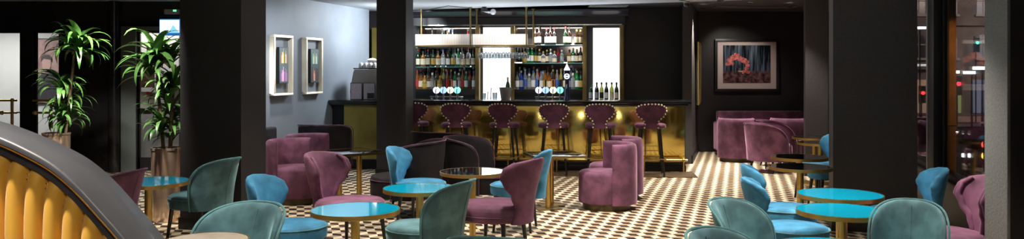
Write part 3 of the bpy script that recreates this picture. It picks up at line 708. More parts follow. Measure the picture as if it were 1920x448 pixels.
# forest picture on the back wall
px0, px1, yt, yb = 1345, 1455, 78, 166.5
PY = YB-.03; x0, x1 = X(px0, PY), X(px1, PY); z0, z1 = Zat(yb, PY), Zat(yt, PY)
t = thing('framed_picture', 'large black framed picture of a dark forest with a red smoke cloud', 'picture', ((x0+x1)/2, PY, (z0+z1)/2))
hw, hh = (x1-x0)/2, (z1-z0)/2; fw = .05
MB().box(-hw-fw, hw+fw, -.03, .03, hh, hh+fw).box(-hw-fw, hw+fw, -.03, .03, -hh-fw, -hh).box(-hw-fw, -hw, -.03, .03, -hh, hh).box(hw, hw+fw, -.03, .03, -hh, hh).build('frame', 'blackwood', t, .004)
MB().box(-hw, hw, -.01, .02, -hh, hh).build('mat_board', plain('pinkish_mat_board', (.50,.40,.38), .6), t)
m, tr_, bs = nt('forest_print'); n = tr_.nodes; L = tr_.links.new
co = n.new('ShaderNodeTexCoord'); mp = n.new('ShaderNodeMapping'); mp.inputs['Scale'].default_value = (11, 1, .9); L(co.outputs['Object'], mp.inputs[0])
n1 = n.new('ShaderNodeTexNoise'); n1.inputs['Scale'].default_value = 1.6; n1.inputs['Detail'].default_value = 5; L(mp.outputs[0], n1.inputs['Vector'])
r1 = n.new('ShaderNodeValToRGB'); e = r1.color_ramp.elements; e[0].position = .42; e[0].color = (.006,.008,.012,1); e[1].position = .75; e[1].color = (.16,.22,.30,1); L(n1.outputs['Fac'], r1.inputs[0])
n2 = n.new('ShaderNodeTexNoise'); n2.inputs['Scale'].default_value = 14; n2.inputs['Detail'].default_value = 6; L(co.outputs['Object'], n2.inputs['Vector'])
r2 = n.new('ShaderNodeValToRGB'); e = r2.color_ramp.elements; e[0].position = .35; e[0].color = (.03,.012,.015,1); e[1].position = .7; e[1].color = (.20,.10,.10,1); L(n2.outputs['Fac'], r2.inputs[0])
sp = n.new('ShaderNodeSeparateXYZ'); L(co.outputs['Object'], sp.inputs[0])
mr = n.new('ShaderNodeMapRange'); mr.inputs[1].default_value = -.16; mr.inputs[2].default_value = -.08; L(sp.outputs[2], mr.inputs[0])
mx = n.new('ShaderNodeMix'); mx.data_type = 'RGBA'; L(mr.outputs[0], mx.inputs[0]); L(r2.outputs[0], mx.inputs[6]); L(r1.outputs[0], mx.inputs[7])
L(mx.outputs[2], bs.inputs['Base Color']); setp(bs, rough=.25, coat=.4)
iw, ih = hw*.81, hh*.80
MB().box(-iw, iw, -.013, -.0105, -ih+.02, ih+.02).build('print', m, t)
cl = MB(); rnd = random.Random(5)
def blob(cx_, cz_, r, k=14):
    pts = [(cx_+r*(1+.25*rnd.uniform(-1,1))*cos(2*pi*i/k), cz_+r*(.8+.25*rnd.uniform(-1,1))*sin(2*pi*i/k)) for i in range(k)]
    y = -.0136-rnd.random()*.0006
    cl.add([(a, y, b) for a, b in pts]+[(a, -.013, b) for a, b in pts], [tuple(range(k))]+[(i, i+k, (i+1) % k+k, (i+1) % k) for i in range(k)])
for a, b, r in ((-.26,.14,.075),(-.20,.19,.06),(-.33,.10,.06),(-.30,.03,.05),(-.14,.13,.06),(-.07,.10,.065),(-.01,.06,.05),(.02,.0,.045),(-.01,-.06,.04),(-.05,-.13,.05),(.02,-.13,.04),(-.38,.02,.04)): blob(a, b, r)
cl.build('smoke_cloud_print', noisy('coral_smoke_ink', (.30,.05,.05), (.75,.22,.20), 18, .4), t)
fg = MB()
for a, b, r in ((-.03,-.22,.035),(-.03,-.16,.03),(-.16,-.02,.05)): blob.__globals__['cl'] = fg; blob(a, b, r)
fg.build('figure_print', plain('dark_figure_ink', (.03,.02,.03), .4), t)
o = MB().box(-.17, -.07, -.0146, -.0140, -.125, -.11).build('bench_print', plain('yellow_ink', (.7,.5,.15), .4), t)
# two thin gold frames hung on the partition's inner face
for i, d in enumerate((.95, .35)):
    c = pr-DD*d+Vector((.02, 0, 0)); t = thing('gold_picture_frame', 'narrow gold edged frame on the partition side, %s of two' % ('nearer' if i == 0 else 'farther'), 'picture frame', (c.x, c.y, 0))
    t.rotation_euler = (0, 0, atan2(-DD.y, -DD.x)+0)
    z0_, z1_ = .95, 2.1
    t.rotation_euler = (0, 0, RA)
    MB().box(0, .035, -.22, .22, z0_, z1_).build('panel', 'blackwood', t, .003)
    MB().box(.03, .045, -.23, -.20, z0_, z1_).box(.03, .045, .20, .23, z0_, z1_).box(.03, .045, -.2, .2, z0_, z0_+.03).box(.03, .045, -.2, .2, z1_-.03, z1_).build('gold_edge', 'brass', t)
# posters and notices behind the left doors
def sheetobj(name, label, px0, px1, yt, yb, Y, mat, cat='poster'):
    o = MB().box(X(px0, Y), X(px1, Y), Y-.008, Y, Zat(yb, Y), Zat(yt, Y)).build(name, mat); return tag(o, label, cat)
PW = WY+2.58
t = thing('art_poster', 'pink art poster of a dark clad bearded man with folded arms behind the door glass', 'poster', P(92, PW-.02, 0))
def q(px): return (px-92)*PW/F
MB().box(q(64), q(122), -.02, 0, Zat(192, PW), Zat(74, PW)).build('print', noisy('faded_rose_print', (.20,.10,.095), (.36,.22,.20), 5, .6), t)
MB().box(q(62), q(124), -.005, .01, Zat(194, PW), Zat(72, PW)).build('frame', 'blackwood', t)
def flat(poly, y, mat, nm):
    n_ = len(poly); v = [(q(a), yy, Zat(b, PW)) for yy in (y, y+.004) for a, b in poly]
    return MB().add(v, [tuple(range(n_)), tuple(range(2*n_-1, n_-1, -1))]+[(i, i+n_, (i+1) % n_+n_, (i+1) % n_) for i in range(n_)]).build(nm, mat, t)
flat([(66,190),(66,160),(72,146),(80,138),(96,137),(104,146),(110,160),(110,190)], -.026, plain('dark_ink', (.035,.03,.035), .6), 'printed_coat')
flat([(80,110),(83,106),(93,106),(97,111),(97,124),(93,134),(86,135),(81,126)], -.031, plain('face_ink', (.40,.24,.21), .6), 'printed_face')
flat([(78,116),(79,107),(84,103),(94,103),(99,109),(99,117),(96,112),(84,110)], -.036, plain('hair_ink', (.05,.03,.03), .6), 'printed_hair')
sheetobj('notice_sheet', 'pale pink printed notice, upper, behind the third door glass', 260, 290, 124, 164, WY+.065, noisy('pink_notice_print', (.42,.30,.30), (.35,.14,.16), 30, .6, .5, .7), 'notice')
sheetobj('notice_sheet', 'white paper notice with a red stripe low in the third door glass', 262, 290, 172, 203, WY+.065, 'paper', 'notice')
sheetobj('red_stripe_label', 'small red label on the white notice in the third door glass', 275, 285, 172, 177, WY+.057, 'red', 'label')
sheetobj('notice_sheet', 'white sheet behind the plant at the right edge of the third door glass', 318, 337, 150, 196, WY+.065, 'paper', 'notice')
# exit sign and emergency light
t = thing('exit_sign', 'glowing pale blue exit sign above the third door', 'sign', (X(322), WY-.03, 0))
def qx(px): return (px-322)*WY/F
MB().box(qx(303), qx(342), -.05, .03, Zat(67, WY), Zat(36, WY)).build('sign_box', emit('blue_sign_edge', (.02,.16,.5), .9), t, .004)
MB().box(qx(304), qx(340), -.056, -.05, Zat(62, WY), Zat(38, WY)).build('sign_face', emit('white_sign_face', (.72,.90,1), 1.7), t)
v = [(qx(a), y, Zat(b, WY)) for y in (-.062, -.056) for a, b in ((329,47),(340,62),(320,62))]
MB().add(v, [(0,1,2),(5,4,3),(0,3,4,1),(1,4,5,2),(2,5,3,0)]).build('arrow_mark', emit('pale_blue_mark', (.25,.65,.95), 1.2), t)
t = thing('emergency_light', 'slim white emergency light box with a green lamp above the exit sign', 'emergency light', (X(325), WY-.02, 0))
def qe(px): return (px-325)*WY/F
MB().box(qe(311), qe(340), -.05, .02, Zat(27, WY), Zat(18, WY)).build('housing', plain('warm_white_plastic', (.42,.36,.34), .4), t, .008)
MB().box(qe(328), qe(334), -.055, -.05, Zat(22, WY), Zat(19, WY)).build('lamp', emit('green_led', (.1,1,.3), 2), t)

# ================================================================== TABLES
TZ = .65
def round_table(px, y, dia, top, label, group=None, z=TZ, base=True, pole='brass'):
    Y = F*(H-z)/(y-HY); loc = P(px, Y)
    t = thing('round_table', label, 'table', loc, 0, group); r = dia/2
    MB().lathe([(0.001,z-.006),(r-.006,z-.006),(r-.006,z),(.001,z)], 72, cap=False).build('table_top', top, t)
    MB().lathe([(r-.007,z-.030),(r,z-.030),(r,z+.001),(r-.006,z+.001)], 72, cap=False).lathe([(.001,z-.028),(r-.004,z-.028)], 72, cap=False).build('rim', 'brass', t)
    MB().lathe([(.030,.02),(.030,z-.03)], 6 if False else 24).lathe([(.03,z-.045),(.07,z-.030)], 24, cap=False).build('pole', 'brass', t)
    MB().lathe([(.001,.0),(.22,.0),(.22,.008),(.21,.014),(.035,.02),(.03,.03)], 48, cap=False).build('base_plate', 'brass', t)
    return t
round_table(666.5, 392, .60, 'bluetop', 'turquoise topped brass table before the purple wing chair, near the middle of the room')
round_table(787, 352, .585, 'bluetop', 'turquoise topped brass table between blue balloon chair and teal tub chair')
round_table(886, 321, .61, 'blacktop', 'round black glass table in front of the black loveseat')
round_table(278, 340, .66, 'bluetop', 'turquoise topped table beside the rose gold planter')
round_table(1575, 363.5, .625, 'bluetop', 'farther of two turquoise topped tables beside the big pillar')
round_table(1580, 394, .60, 'bluetop', 'nearer of two turquoise topped tables beside the big pillar')
round_table(1556, 467, .62, 'bluetop', 'turquoise topped table whose far edge alone shows at the bottom of the photo')
round_table(1499, 293.5, .60, 'blacktop', 'farther of two overlapping black glass tables left of the big pillar')
round_table(1501, 312, .60, 'blacktop', 'nearer of two overlapping black glass tables left of the big pillar')
round_table(1527, 257, .60, 'bronzetop', 'bronze rimmed table behind the pillar, farther of the two at the far right')
round_table(1538, 267, .58, 'bronzetop', 'bronze rimmed table behind the pillar, nearer of the two at the far right')
# marble table
t = round_table(386, 450, .40, 'marble', 'small cream marble table at the foot of the curved balustrade', z=.775)
# square tables with gold poles
def square_table(pxc, y, half, label, rz, z=.62, poles=((0,0),)):
    Y = F*(H-z)/(y-HY); t = thing('square_table', label, 'table', P(pxc, Y), rz)
    MB().box(-half, half, -half, half, z-.022, z).build('table_top', 'blacktop', t, .004)
    MB().box(-half-.004, half+.004, -half-.004, -half, z-.03, z+.001).box(-half-.004, half+.004, half, half+.004, z-.03, z+.001).box(-half-.004, -half, -half, half, z-.03, z+.001).box(half, half+.004, -half, half, z-.03, z+.001).build('edge_band', 'darkbrass', t)
    for x, yy in poles:
        MB().tube([(x, yy, .015), (x, yy, z-.02)], .032, 20).build('pole', 'brass', t)
        MB().box(x-.14, x+.14, yy-.115, yy+.115, 0, .016).build('base_plate', 'darkbrass', t, .004)
    return t
square_table(655, 283, .33, 'square black glass table on a gold pole before the purple tub chairs', radians(38), poles=((-.12,.02),(.08,-.10)))
square_table(1040, 288, .30, 'square black glass table left of the right hand purple tub chairs', radians(12), poles=((-.11,-.12),(-.01,.12)))
#square_table(699, 280, .32, 'square black glass table partly hidden behind the middle black pillar side', radians(38))

# ================================================================== SEATS
def legs(t, pts, z, mat='blackwood', r0=.021, r1=.012, splay=.05):
    for x, y in pts:
        d = Vector((x, y, 0)).normalized()*splay
        MB().tube([(x+d.x, y+d.y, 0), (x, y, z)], [r1, r0], 12).build('leg', mat, t)
def cushion(r, z0, z1, cyy=0, sx=1, sy=1, e=.035, n=40, front=0):
    """round upholstered seat, slightly domed"""
    return MB().lathe([(.001,z0),(r-.02,z0),(r-.004,z0+.012),(r,z0+.04),(r,z1-e),(r-.008,z1-e*.45),(r-.03,z1-e*.1),(r*.7,z1),(r*.35,z1+.008),(.001,z1+.01)], n, (0,cyy,0), sx, sy, cap=False)
def rim_tube(outline, warp, nv=26, r=.006, T=0, z=0, side=0):
    pts = [warp(-outline(v), v, side*T/2) for v in [sin(k/nv*pi/2)**.9 for k in range(nv+1)]]
    pts += [warp(outline(v), v, side*T/2) for v in [sin(k/nv*pi/2)**.9 for k in range(nv, -1, -1)]][1:]
    return MB().tube(pts, r, 6)
def wrapper(R, yb, z0, Hh, lean=.0, flare=0.0):
    def wf(x, v, off):
        a = x/R; a = max(-2.6, min(2.6, a)); rr = R*(1+flare*v)+off
        return (rr*sin(a), yb-R+rr*cos(a)+lean*v*v*cos(a*.6), z0+v*Hh)
    return wf
PROTO = {}
def balloon(mat='blue', scale=1.0):
    key = 'balloon'+mat
    t = thing('balloon_back_chair', '', 'chair')
    pr = [(0,.14),(.10,.12),(.26,.105),(.42,.15),(.58,.21),(.72,.24),(.85,.225),(.93,.18),(.975,.11),(1,0)]
    ol = lambda v: interp(pr, v)
    wf = wrapper(.21, .25, .33, .48, .09)
    MB().sheet(ol, wf, .075, 0, 1, 24, 22, 5).build('backrest', mat, t)
    s = cushion(.25, .35, .47, -.02, 1, 1).build('seat', mat, t)
    MB().tube([(.251*cos(a), -.02+.251*sin(a), .445) for a in [2*pi*k/40 for k in range(41)]], .005, 6, cap=False).build('piping', 'tealpipe' if mat != 'purple' else 'piping', s)
    legs(t, [(-.16,-.17),(.16,-.17),(-.15,.13),(.15,.13)], .36)
    return t
def wing(mat='purple'):
    t = thing('wing_back_chair', '', 'chair')
    pr = [(0,.17),(.12,.145),(.26,.135),(.42,.18),(.58,.265),(.72,.31),(.85,.30),(.93,.25),(.975,.16),(1,0)]
    ol = lambda v: interp(pr, v)
    wf = wrapper(.25, .27, .34, .54, .13)
    bk = MB().sheet(ol, wf, .085, 0, 1, 26, 24, 5).build('backrest', mat, t)
    # rolled front welt of the wings
    pts = []
    for sd in (-1, 1):
        pts = [wf(sd*(ol(v)-.035), v, -.036) for v in [k/24*.93 for k in range(25)]]
        MB().tube(pts, [.012+.012*sin(pi*k/24) for k in range(25)], 10).build('rolled_welt', mat, bk)
    s = cushion(.30, .35, .49, -.03, 1, 1, .05).build('seat', mat, t)
    MB().tube([(.301*cos(a), -.03+.301*sin(a), .40) for a in [2*pi*k/44 for k in range(45)]], .005, 6, cap=False).build('piping', 'piping', s)
    legs(t, [(-.19,-.21),(.19,-.21),(-.17,.15),(.17,.15)], .37)
    return t
def tubback(mat='teal', legmat='blackwood'):
    t = thing('tub_dining_chair', '', 'chair')
    ol = lambda v: (.30+.045*v)*(1-v**4.2)**(1/2.5) if v < 1 else 0
    wf = wrapper(.25, .26, .335, .465, .085, .06)
    bk = MB().sheet(ol, wf, .05, 0, 1, 28, 20, 8).build('backrest', mat, t)
    rim_tube(ol, wf, 26, .008, .05, 0, 1).build('piping', ('piping' if mat == 'purple' else 'tealpipe'), bk)
    for sg in (1, -1): MB().tube([wf(0, v, .0255*sg) for v in [k/16*.93 for k in range(17)]], .003, 6).build('back_seam', mat, bk)
    s = cushion(.245, .335, .465, -.03, 1.02, 1.08, .04).build('seat', mat, t)
    MB().tube([(.251*cos(a), -.03+.266*sin(a), .425) for a in [2*pi*k/44 for k in range(45)]], .005, 6, cap=False).build('piping', ('piping' if mat == 'purple' else 'tealpipe'), s)
    legs(t, [(-.16,-.18),(.16,-.18),(-.15,.14),(.15,.14)], .35, legmat)
    return t
def place(key, maker, px, y, zref, rz, label, group=None, Y=None, scale=1):
    """zref is the height shown at row y"""
    Y = Y or F*(H-zref)/(y-HY); loc = P(px, Y)
    if key not in PROTO:
        t = maker(); PROTO[key] = t; t.location = loc; t.rotation_euler = (0,0,radians(rz)); t['label'] = label
        if group: t['group'] = group
        t.scale = (scale,)*3; return t
    return dup(PROTO[key], loc, radians(rz), label, group, (scale,)*3)
BL = lambda: balloon('blue')
place('bal', BL, 545, 330, .81, 68, 'blue balloon back chair facing the turquoise table, below the purple tub chairs')
place('bal', BL, 786, 275, .81, 72, 'blue balloon back chair behind the turquoise table, before the black lounge chairs')
place('bal', BL, 970, 278, .81, -100, 'blue balloon back chair seen behind the purple wing chair, at the square table')
place('bal', BL, 1470, 308, .81, 80, 'farther of two blue balloon back chairs in a row left of the pillar tables')
place('bal', BL, 1482, 333, .81, 80, 'nearer of two blue balloon back chairs in a row left of the pillar tables')
place('bal', BL, 1690, 312, .81, -100, 'blue balloon back chair by the window beside the purple wing chair')
place('bal', BL, 1536, 258, .81, -70, 'blue balloon back chair half hidden by the big pillar, at the farther black table', Y=10.2)
place('bal', BL, 1560, 290, .81, -90, 'blue chair seat peeping out left of the big pillar, at the nearer black table', Y=9.5)
WG = lambda: wing('purple')
place('wing', WG, 652, 287, .88, 62, 'purple wing back chair facing right behind the nearer turquoise table')
place('wing', WG, 932, 291, .88, -118, 'purple wing back chair in the middle facing left with dark legs')
place('wing', WG, 1768, 320, .88, -98, 'purple wing back chair by the window, cut by the grey wall edge', Y=5.7)
TB = lambda: tubback('teal')
place('tub', TB, 376, 296, .80, -112, 'teal tub chair facing left before the wide black pillar', Y=7.6)
place('tub', TB, 797, 333, .80, -112, 'teal tub chair facing left at the second turquoise table')
place('tub', TB, 402, 378, .80, -25, 'large teal tub chair behind the marble table', Y=4.62).scale = (1.17, 1.08, 1.0)
place('tub', TB, 1440, 371, .80, 42, 'teal tub chair facing right, left of the turquoise pillar tables', Y=5.0, scale=.97)
place('tub', TB, 1698, 371, .80, -32, 'teal tub chair in front of the big pillar, right of the turquoise tables', Y=5.0).scale = (.84, .92, .96)
place('tub', TB, 1432, 428, .80, 42, 'teal tub chair at the bottom edge beside the other teal chair left of the tables', Y=3.88)
place('tub', TB, 940, 438, .80, 170, 'teal tub chair of which only the top shows at the bottom edge of the photo', Y=4.3)
#place('tub', TB, 1548, 320, .80, -80, 'teal chair of which only a sliver shows left of the big pillar', Y=8.75)

# bar stools
def stool():
    t = thing('bar_stool', '', 'bar stool', group='bar stools along the counter')
    pr = [(0,.115),(.12,.10),(.25,.105),(.38,.15),(.52,.215),(.68,.245),(.82,.235),(.91,.19),(.97,.11),(1,0)]
    ol = lambda v: interp(pr, v)
    wf = wrapper(.34, .20, .72, .375, .06)
    bk = MB().sheet(ol, wf, .05, 0, 1, 22, 20, 6).build('backrest', 'stoolpurple', t)
    # evenly spaced brass nail heads along the back's edge
    vs_ = [k/100*.955 for k in range(101)]; xt = ol(.955)-.016
    line = [wf(-(ol(v)-.016), v, .026) for v in vs_]+[wf(xt*(q_/6-1), .955+.018*sin(pi*q_/12), .024) for q_ in range(1, 12)]+[wf(ol(v)-.016, v, .026) for v in vs_[::-1]]
    line = [Vector(p) for p in line]; tot = 0; cum = [0]
    for a, b in zip(line, line[1:]): tot += (b-a).length; cum.append(tot)
    nn = 25; nail = None
    for k in range(nn):
        d = tot*(k+.3)/(nn-.4); i = max(j for j in range(len(cum)) if cum[j] <= d); hd = nail.copy() if k else MB().ball((0,0,0), .0125, 8, 5).build('nailhead', 'studs', bk)
        if k: C.objects.link(hd)
        nail = hd; hd.parent = bk; i = min(i, len(line)-2); hd.location = line[i].lerp(line[i+1], (d-cum[i])/max(1e-6, cum[i+1]-cum[i]))
    s = cushion(.232, .715, .79, -.01, 1.02, 1, .03).build('seat', 'stoolpurple', t)
    lp = [(-.14,-.14),(.14,-.14),(-.13,.13),(.13,.13)]
    legs(t, lp, .72, 'blackwood', .02, .013, .09)
    rr = .215
    MB().tube([(rr*sx, rr*sy*.98, .27) for sx, sy in ((-1,-1),(1,-1),(1,1),(-1,1),(-1,-1))], .009, 8).build('footrest', 'darkbrass', t)
    return t
M['studs'] = plain('bright_nailheads', (.95,.85,.62), .35, metal=.3)
first = None
for i, (px, rz) in enumerate(((776, 186), (856, 184), (946, 176), (1038, 183), (1126, 176), (1219, 181))):
    p = bar(px, -.46 if i else -.27); lab = 'purple bar stool with brass nailheads at the gold bar, %s from the left' % ORD[i]
    if first is None: first = stool(); first.location = p; first.rotation_euler = (0,0,radians(rz)+RB); first['label'] = lab
    else: dup(first, p, radians(rz)+RB, lab)

# purple round tub armchairs on plinths
def round_tub(mat='purple', Hb=.755, half=1.6, R=.29):
    t = thing('round_tub_armchair', '', 'armchair')
    MB().lathe([(.001,0),(.275,0),(.275,.075),(.001,.075)], 40, cap=False).build('plinth', 'plinth', t)
    s = cushion(.285, .07, .44, -.02, 1, 1.06, .05, 44).build('seat', mat, t)
    ol = lambda v: half*R
    def wf(x, v, off):
        a = x/R; rr = R+off
        return (rr*sin(a), rr*cos(a)+.02, .07+v*(Hb-.07))
    MB().sheet(ol, wf, .085, 0, 1, 34, 12, 12, True).build('backrest', mat, t)
    return t
RT = lambda: round_tub()
place('rt', RT, 1137, 272, .75, -86, 'purple round tub armchair in front of the bar stools, nearer of the pair', Y=9.55)
place('rt', RT, 1153, 262, .75, -84, 'purple round tub armchair behind its twin in front of the bar stools', Y=10.3)
place('rt', RT, 553, 262, .75, 62, 'purple round tub armchair left of the wing chair, nearer of the pair')
place('rt', RT, 583, 255, .75, 50, 'purple round tub armchair behind its twin near the black pillar', Y=10.72)
place('rt', RT, 1379, 221, .75, 175, 'purple tub armchair in front of the long sofa, left one beside the partition')
place('rt', RT, 1476, 221, .75, 178, 'purple tub armchair in front of the long sofa, right one by the far pillar')
# barrel chair with legs
def barrel(mat='purple'):
    t = thing('barrel_armchair', '', 'armchair')
    ol = lambda v: .52*(1-v**3)**(1/2.4) if v < 1 else 0
    wf = wrapper(.32, .30, .18, .60, .06, .10)
    bk = MB().sheet(ol, wf, .07, 0, 1, 30, 20, 8).build('backrest', mat, t)
    rim_tube(ol, wf, 26, .008, .07, 0, 1).build('piping', 'piping', bk)
    s = cushion(.30, .17, .44, -.05, 1, 1.1, .05).build('seat', mat, t)
    legs(t, [(-.2,-.2),(.2,-.2),(-.18,.18),(.18,.18)], .19)
    return t
place('barrel', barrel, 1443, 228, .78, 128, 'purple barrel armchair seen from behind beside the black tables')
place('barrel', barrel, 1462, 226, .78, 120, 'purple barrel armchair just behind its twin, only its top and seat showing', Y=13.7)
place('ptub', lambda: tubback('purple'), 176, 308, .80, -100, 'purple armchair back showing between the balustrade and the turquoise table', Y=6.4, scale=1.04)
place('barrel', barrel, 138, 283, .80, 110, 'purple chair top just peeping over the curved balustrade', Y=8.0, scale=1.06)
# long sofa against the back wall
sx0, sx1 = X(1358, 15.3), X(1512, 15.3); sw = sx1-sx0
t = thing('long_sofa', 'long purple velvet sofa against the back wall below the forest picture', 'sofa', ((sx0+sx1)/2, 15.35, 0))
hw = sw/2+.05
MB().box(-hw, hw, .22, .38, .05, .815).build('backrest', 'purple', t, .035, 3)
MB().box(-hw, hw, -.42, .22, .08, .42).build('seat', 'purple', t, .04, 3)
for s_ in (-1, 1): MB().box(s_*hw-.07, s_*hw+.07, -.42, .30, .08, .62).build('armrest', 'purple', t, .035, 3)
MB().box(-hw+.05, hw-.05, -.38, .3, 0, .08).build('plinth', 'plinth', t)
# black velvet lounge chairs
def lounge(w=.345, mat='black', Hh=.62):
    t = thing('black_lounge_chair', '', 'armchair')
    ol = lambda v: (w*1.8)*(1-v**9)**(1/3) if v < 1 else 0
    R = w
    def wf(x, v, off):
        a = max(-2.4, min(2.4, x/R)); rr = R*(1+.05*v)+off
        return (rr*sin(a), .02+rr*cos(a)*.95+.05*v*max(0, cos(a)), .20+v*Hh)
    bk = MB().sheet(ol, wf, .065, 0, 1, 34, 20, 10).build('backrest', mat, t)
    rim_tube(ol, wf, 30, .006, .065, 0, 1).build('piping', 'piping', bk)
    s = cushion(w-.02, .20, .44, -.06, 1, 1.05, .05).build('seat', mat, t)
    MB().tube([((w-.018)*cos(a), -.06+(w-.018)*1.05*sin(a), .39) for a in [2*pi*k/44 for k in range(45)]], .006, 6, cap=False).build('piping', 'piping', s)
    legs(t, [(-w*.6,-w*.6),(w*.6,-w*.6),(-w*.55,w*.55),(w*.55,w*.55)], .22)
    return t
LG = lambda: lounge()
place('lg', LG, 762, 262, .82, -100, 'black velvet lounge chair with violet piping facing left, right of the black pillar')
place('lg', LG, 903, 257, .82, 78, 'black velvet loveseat facing the round black glass table')
place('lg', LG, 832, 254, .82, 150, 'black lounge chair mostly hidden behind the two front black lounge chairs', Y=10.6)
place('lg', LG, 612, 240, .82, 175, 'black armchair by the bar end, behind the purple tub chairs', Y=12.0)
# black banquette on the left wall
c = wallpt(500)-DD*.35+DR*.38
t = thing('black_banquette', 'low black banquette along the grey wall behind the purple tub chairs', 'bench', (c.x, c.y, 0), RA)
MB().box(-.26, .26, -.4, .4, .10, .44).build('seat', 'black', t, .04, 3)
MB().box(-.36, -.24, -.4, .4, .1, .80).build('backrest', 'black', t, .035, 3)
MB().box(-.24, .24, -.36, .36, 0, .1).build('plinth', 'blackwood', t)

# ================================================================== PLANTERS AND DRACAENAS
def planter(px, Y, r, h, label):
    t = thing('planter', label, 'planter', P(px, Y))
    v = []; n = 40
    pr_ = MB().lathe([(.001,0),(r*.98,0),(r,.01),(r,h),(r-.012,h),(r-.015,h-.06),(.001,h-.06)], n, cap=False).build('planter_body', 'copperpot', t)
    MB().lathe([(.001,h-.058),(r-.016,h-.058)], n, cap=False).build('soil', 'soil', t)
    MB().lathe([(r+.001,h-.02),(r+.006,h-.02),(r+.006,h+.004),(r-.012,h+.004)], n, cap=False).build('rim', 'copperpot', t)
    return t
def leafstrip(mb, base, az, L, droop, width, up, rnd):
    n = 8; d = Vector((cos(az), sin(az), 0)); side = Vector((-sin(az), cos(az), 0)); v = []; tw = rnd.uniform(-.4, .4)
    p = Vector(base); el = up
    for i in range(n+1):
        s_ = i/n; wv_ = width*min(1, .35+2.6*s_)*(1-s_**2.2)+.0015
        nrm = (side*cos(tw*s_)+Vector((0,0,1))*sin(tw*s_)).normalized()
        fold = Vector((0,0,-wv_*.35))
        v += [p-nrm*wv_-fold*-1*.0+Vector((0,0,wv_*.3)), p, p+nrm*wv_+Vector((0,0,wv_*.3))]
        el -= droop/n*(.5+s_*1.3); p = p+(d*cos(el)+Vector((0,0,1))*sin(el))*(L/n)
    f = []
    for i in range(n):
        a = i*3; f += [(a, a+1, a+4, a+3), (a+1, a+2, a+5, a+4)]
    mb.add(v, f)
def dracaena(px, Y, zs, heads, label, seed, stems, dr=(1.0, 2.3)):
    rnd = random.Random(seed); o = P(px, Y); t = thing('dracaena_plant', label, 'plant', (o.x, o.y, zs))
    for k, (dx, dy, z, lean) in enumerate(stems):
        MB().tube([(dx*.4, dy*.4, 0), (dx*.7, dy*.6, (z-zs)*.4), (dx, dy, (z-zs)*.75), (dx+lean, dy, z-zs)], [.02,.018,.016,.013], 9).build('stem', 'trunk', t)
    for (hx, y, n, L, dep) in heads:
        hp = P(hx, Y+dep); c = Vector((hp.x-o.x, dep, Zat(y, Y+dep)-zs))
        mb = MB()
        for i in range(n):
            up = rnd.uniform(.1, 1.35); az = rnd.uniform(0, 2*pi)
            leafstrip(mb, c+Vector((0, 0, rnd.uniform(-.12, .06))), az, L*rnd.uniform(.7, 1.1), rnd.uniform(*dr), .032*rnd.uniform(.8, 1.3)*L/.42, up, rnd)
        fo = mb.build('leaf_crown', 'leaf', t, weld=False)
planter(312, 8.75, .15, .77, 'tall cylindrical rose gold planter left of the wide black pillar')
planter(105.5, 10.8, .165, .77, 'cylindrical rose gold planter by the glazed doors, above the balustrade')
dracaena(316, 8.75, .70, [(290,100,34,.48,0), (318,108,26,.42,.1), (282,130,22,.40,-.1), (326,150,26,.42,.05), (316,185,26,.38,-.05), (322,215,24,.36,.1), (302,232,22,.34,-.1), (322,245,18,.32,0)],
         'tall dracaena with long drooping leaves in the planter beside the black pillar', 3,
         [(-.12,0,1.72,.02),(.03,.05,1.65,.02),(.05,-.05,1.3,.0)], (.6, 1.9))
dracaena(112, 10.8, .70, [(148,88,46,.50,-.1), (128,82,16,.40,.1), (114,158,34,.42,0), (126,182,30,.40,.1), (110,205,26,.36,-.1), (130,218,26,.36,0)],
         'dracaena with bright arching crown by the glazed doors', 8,
         [(.22,-.1,1.85,.03),(-.02,.0,1.4,0),(.06,.1,1.3,.02)])

# ================================================================== CURVED BALUSTRADE
SY = 2.2; WD = .23
edge = [(-140,216),(-70,233),(0,259),(50,282),(90,304),(122,328),(152,356),(184,391),(228,441),(252,474),(285,524),(315,580),(345,640)]
def cat(pts, t):
    n = len(pts)-1; i = min(int(t*n), n-1); u = t*n-i
    p0, p1, p2, p3 = pts[max(i-1,0)], pts[i], pts[i+1], pts[min(i+2,n)]
    return tuple(.5*((2*b)+(c-a)*u+(2*a-5*b+4*c-d)*u*u+(-a+3*b-3*c+d)*u**3) for a, b, c, d in zip(p0, p1, p2, p3))
NE = 90; path = []
for i in range(NE+1):
    x, y = cat(edge, i/NE); path.append(((x-960)*SY/F, Zat(y, SY)))
t = thing('curved_balustrade', 'curved stair balustrade with dark handrail and mustard fluted lining', 'balustrade', (path[40][0], SY, 0))
ox = path[40][0]
def sweep(prof, name, mat):
    """prof: closed list of (y offset, offset along the edge's own normal)"""
    v = []; f = []; m_ = len(prof)
    for i, (x, z) in enumerate(path):
        a, b = path[max(i-1,0)], path[min(i+1,NE)]; tx, tz = b[0]-a[0], b[1]-a[1]; l = sqrt(tx*tx+tz*tz); nx, nz = -tz/l, tx/l
        for yo, no in prof: v.append((x+nx*no-ox, yo, z+nz*no))
    for i in range(NE):
        for k in range(m_): f.append((i*m_+k, i*m_+(k+1) % m_, (i+1)*m_+(k+1) % m_, (i+1)*m_+k))
    f += [tuple(range(m_)), tuple(NE*m_+k for k in range(m_-1, -1, -1))]
    return MB().add(v, f).build(name, mat, t, smooth=50)
sweep([(.0,-.004),(.003,.001),(.010,.003),(WD-.01,-.015),(WD,-.022),(WD,-.05),(.03,-.05),(.03,-.016),(.0,-.014)][::-1], 'handrail', 'railtop')
sweep([(.008,-.014),(.006,-.018),(.010,-.023),(.05,-.023),(.05,-.012),(.012,-.012)], 'gold_bead', 'goldtrim')
sweep([(.022,-.020),(.020,-.030),(.08,-.030),(.08,-.020)], 'shadow_moulding', 'railtop')
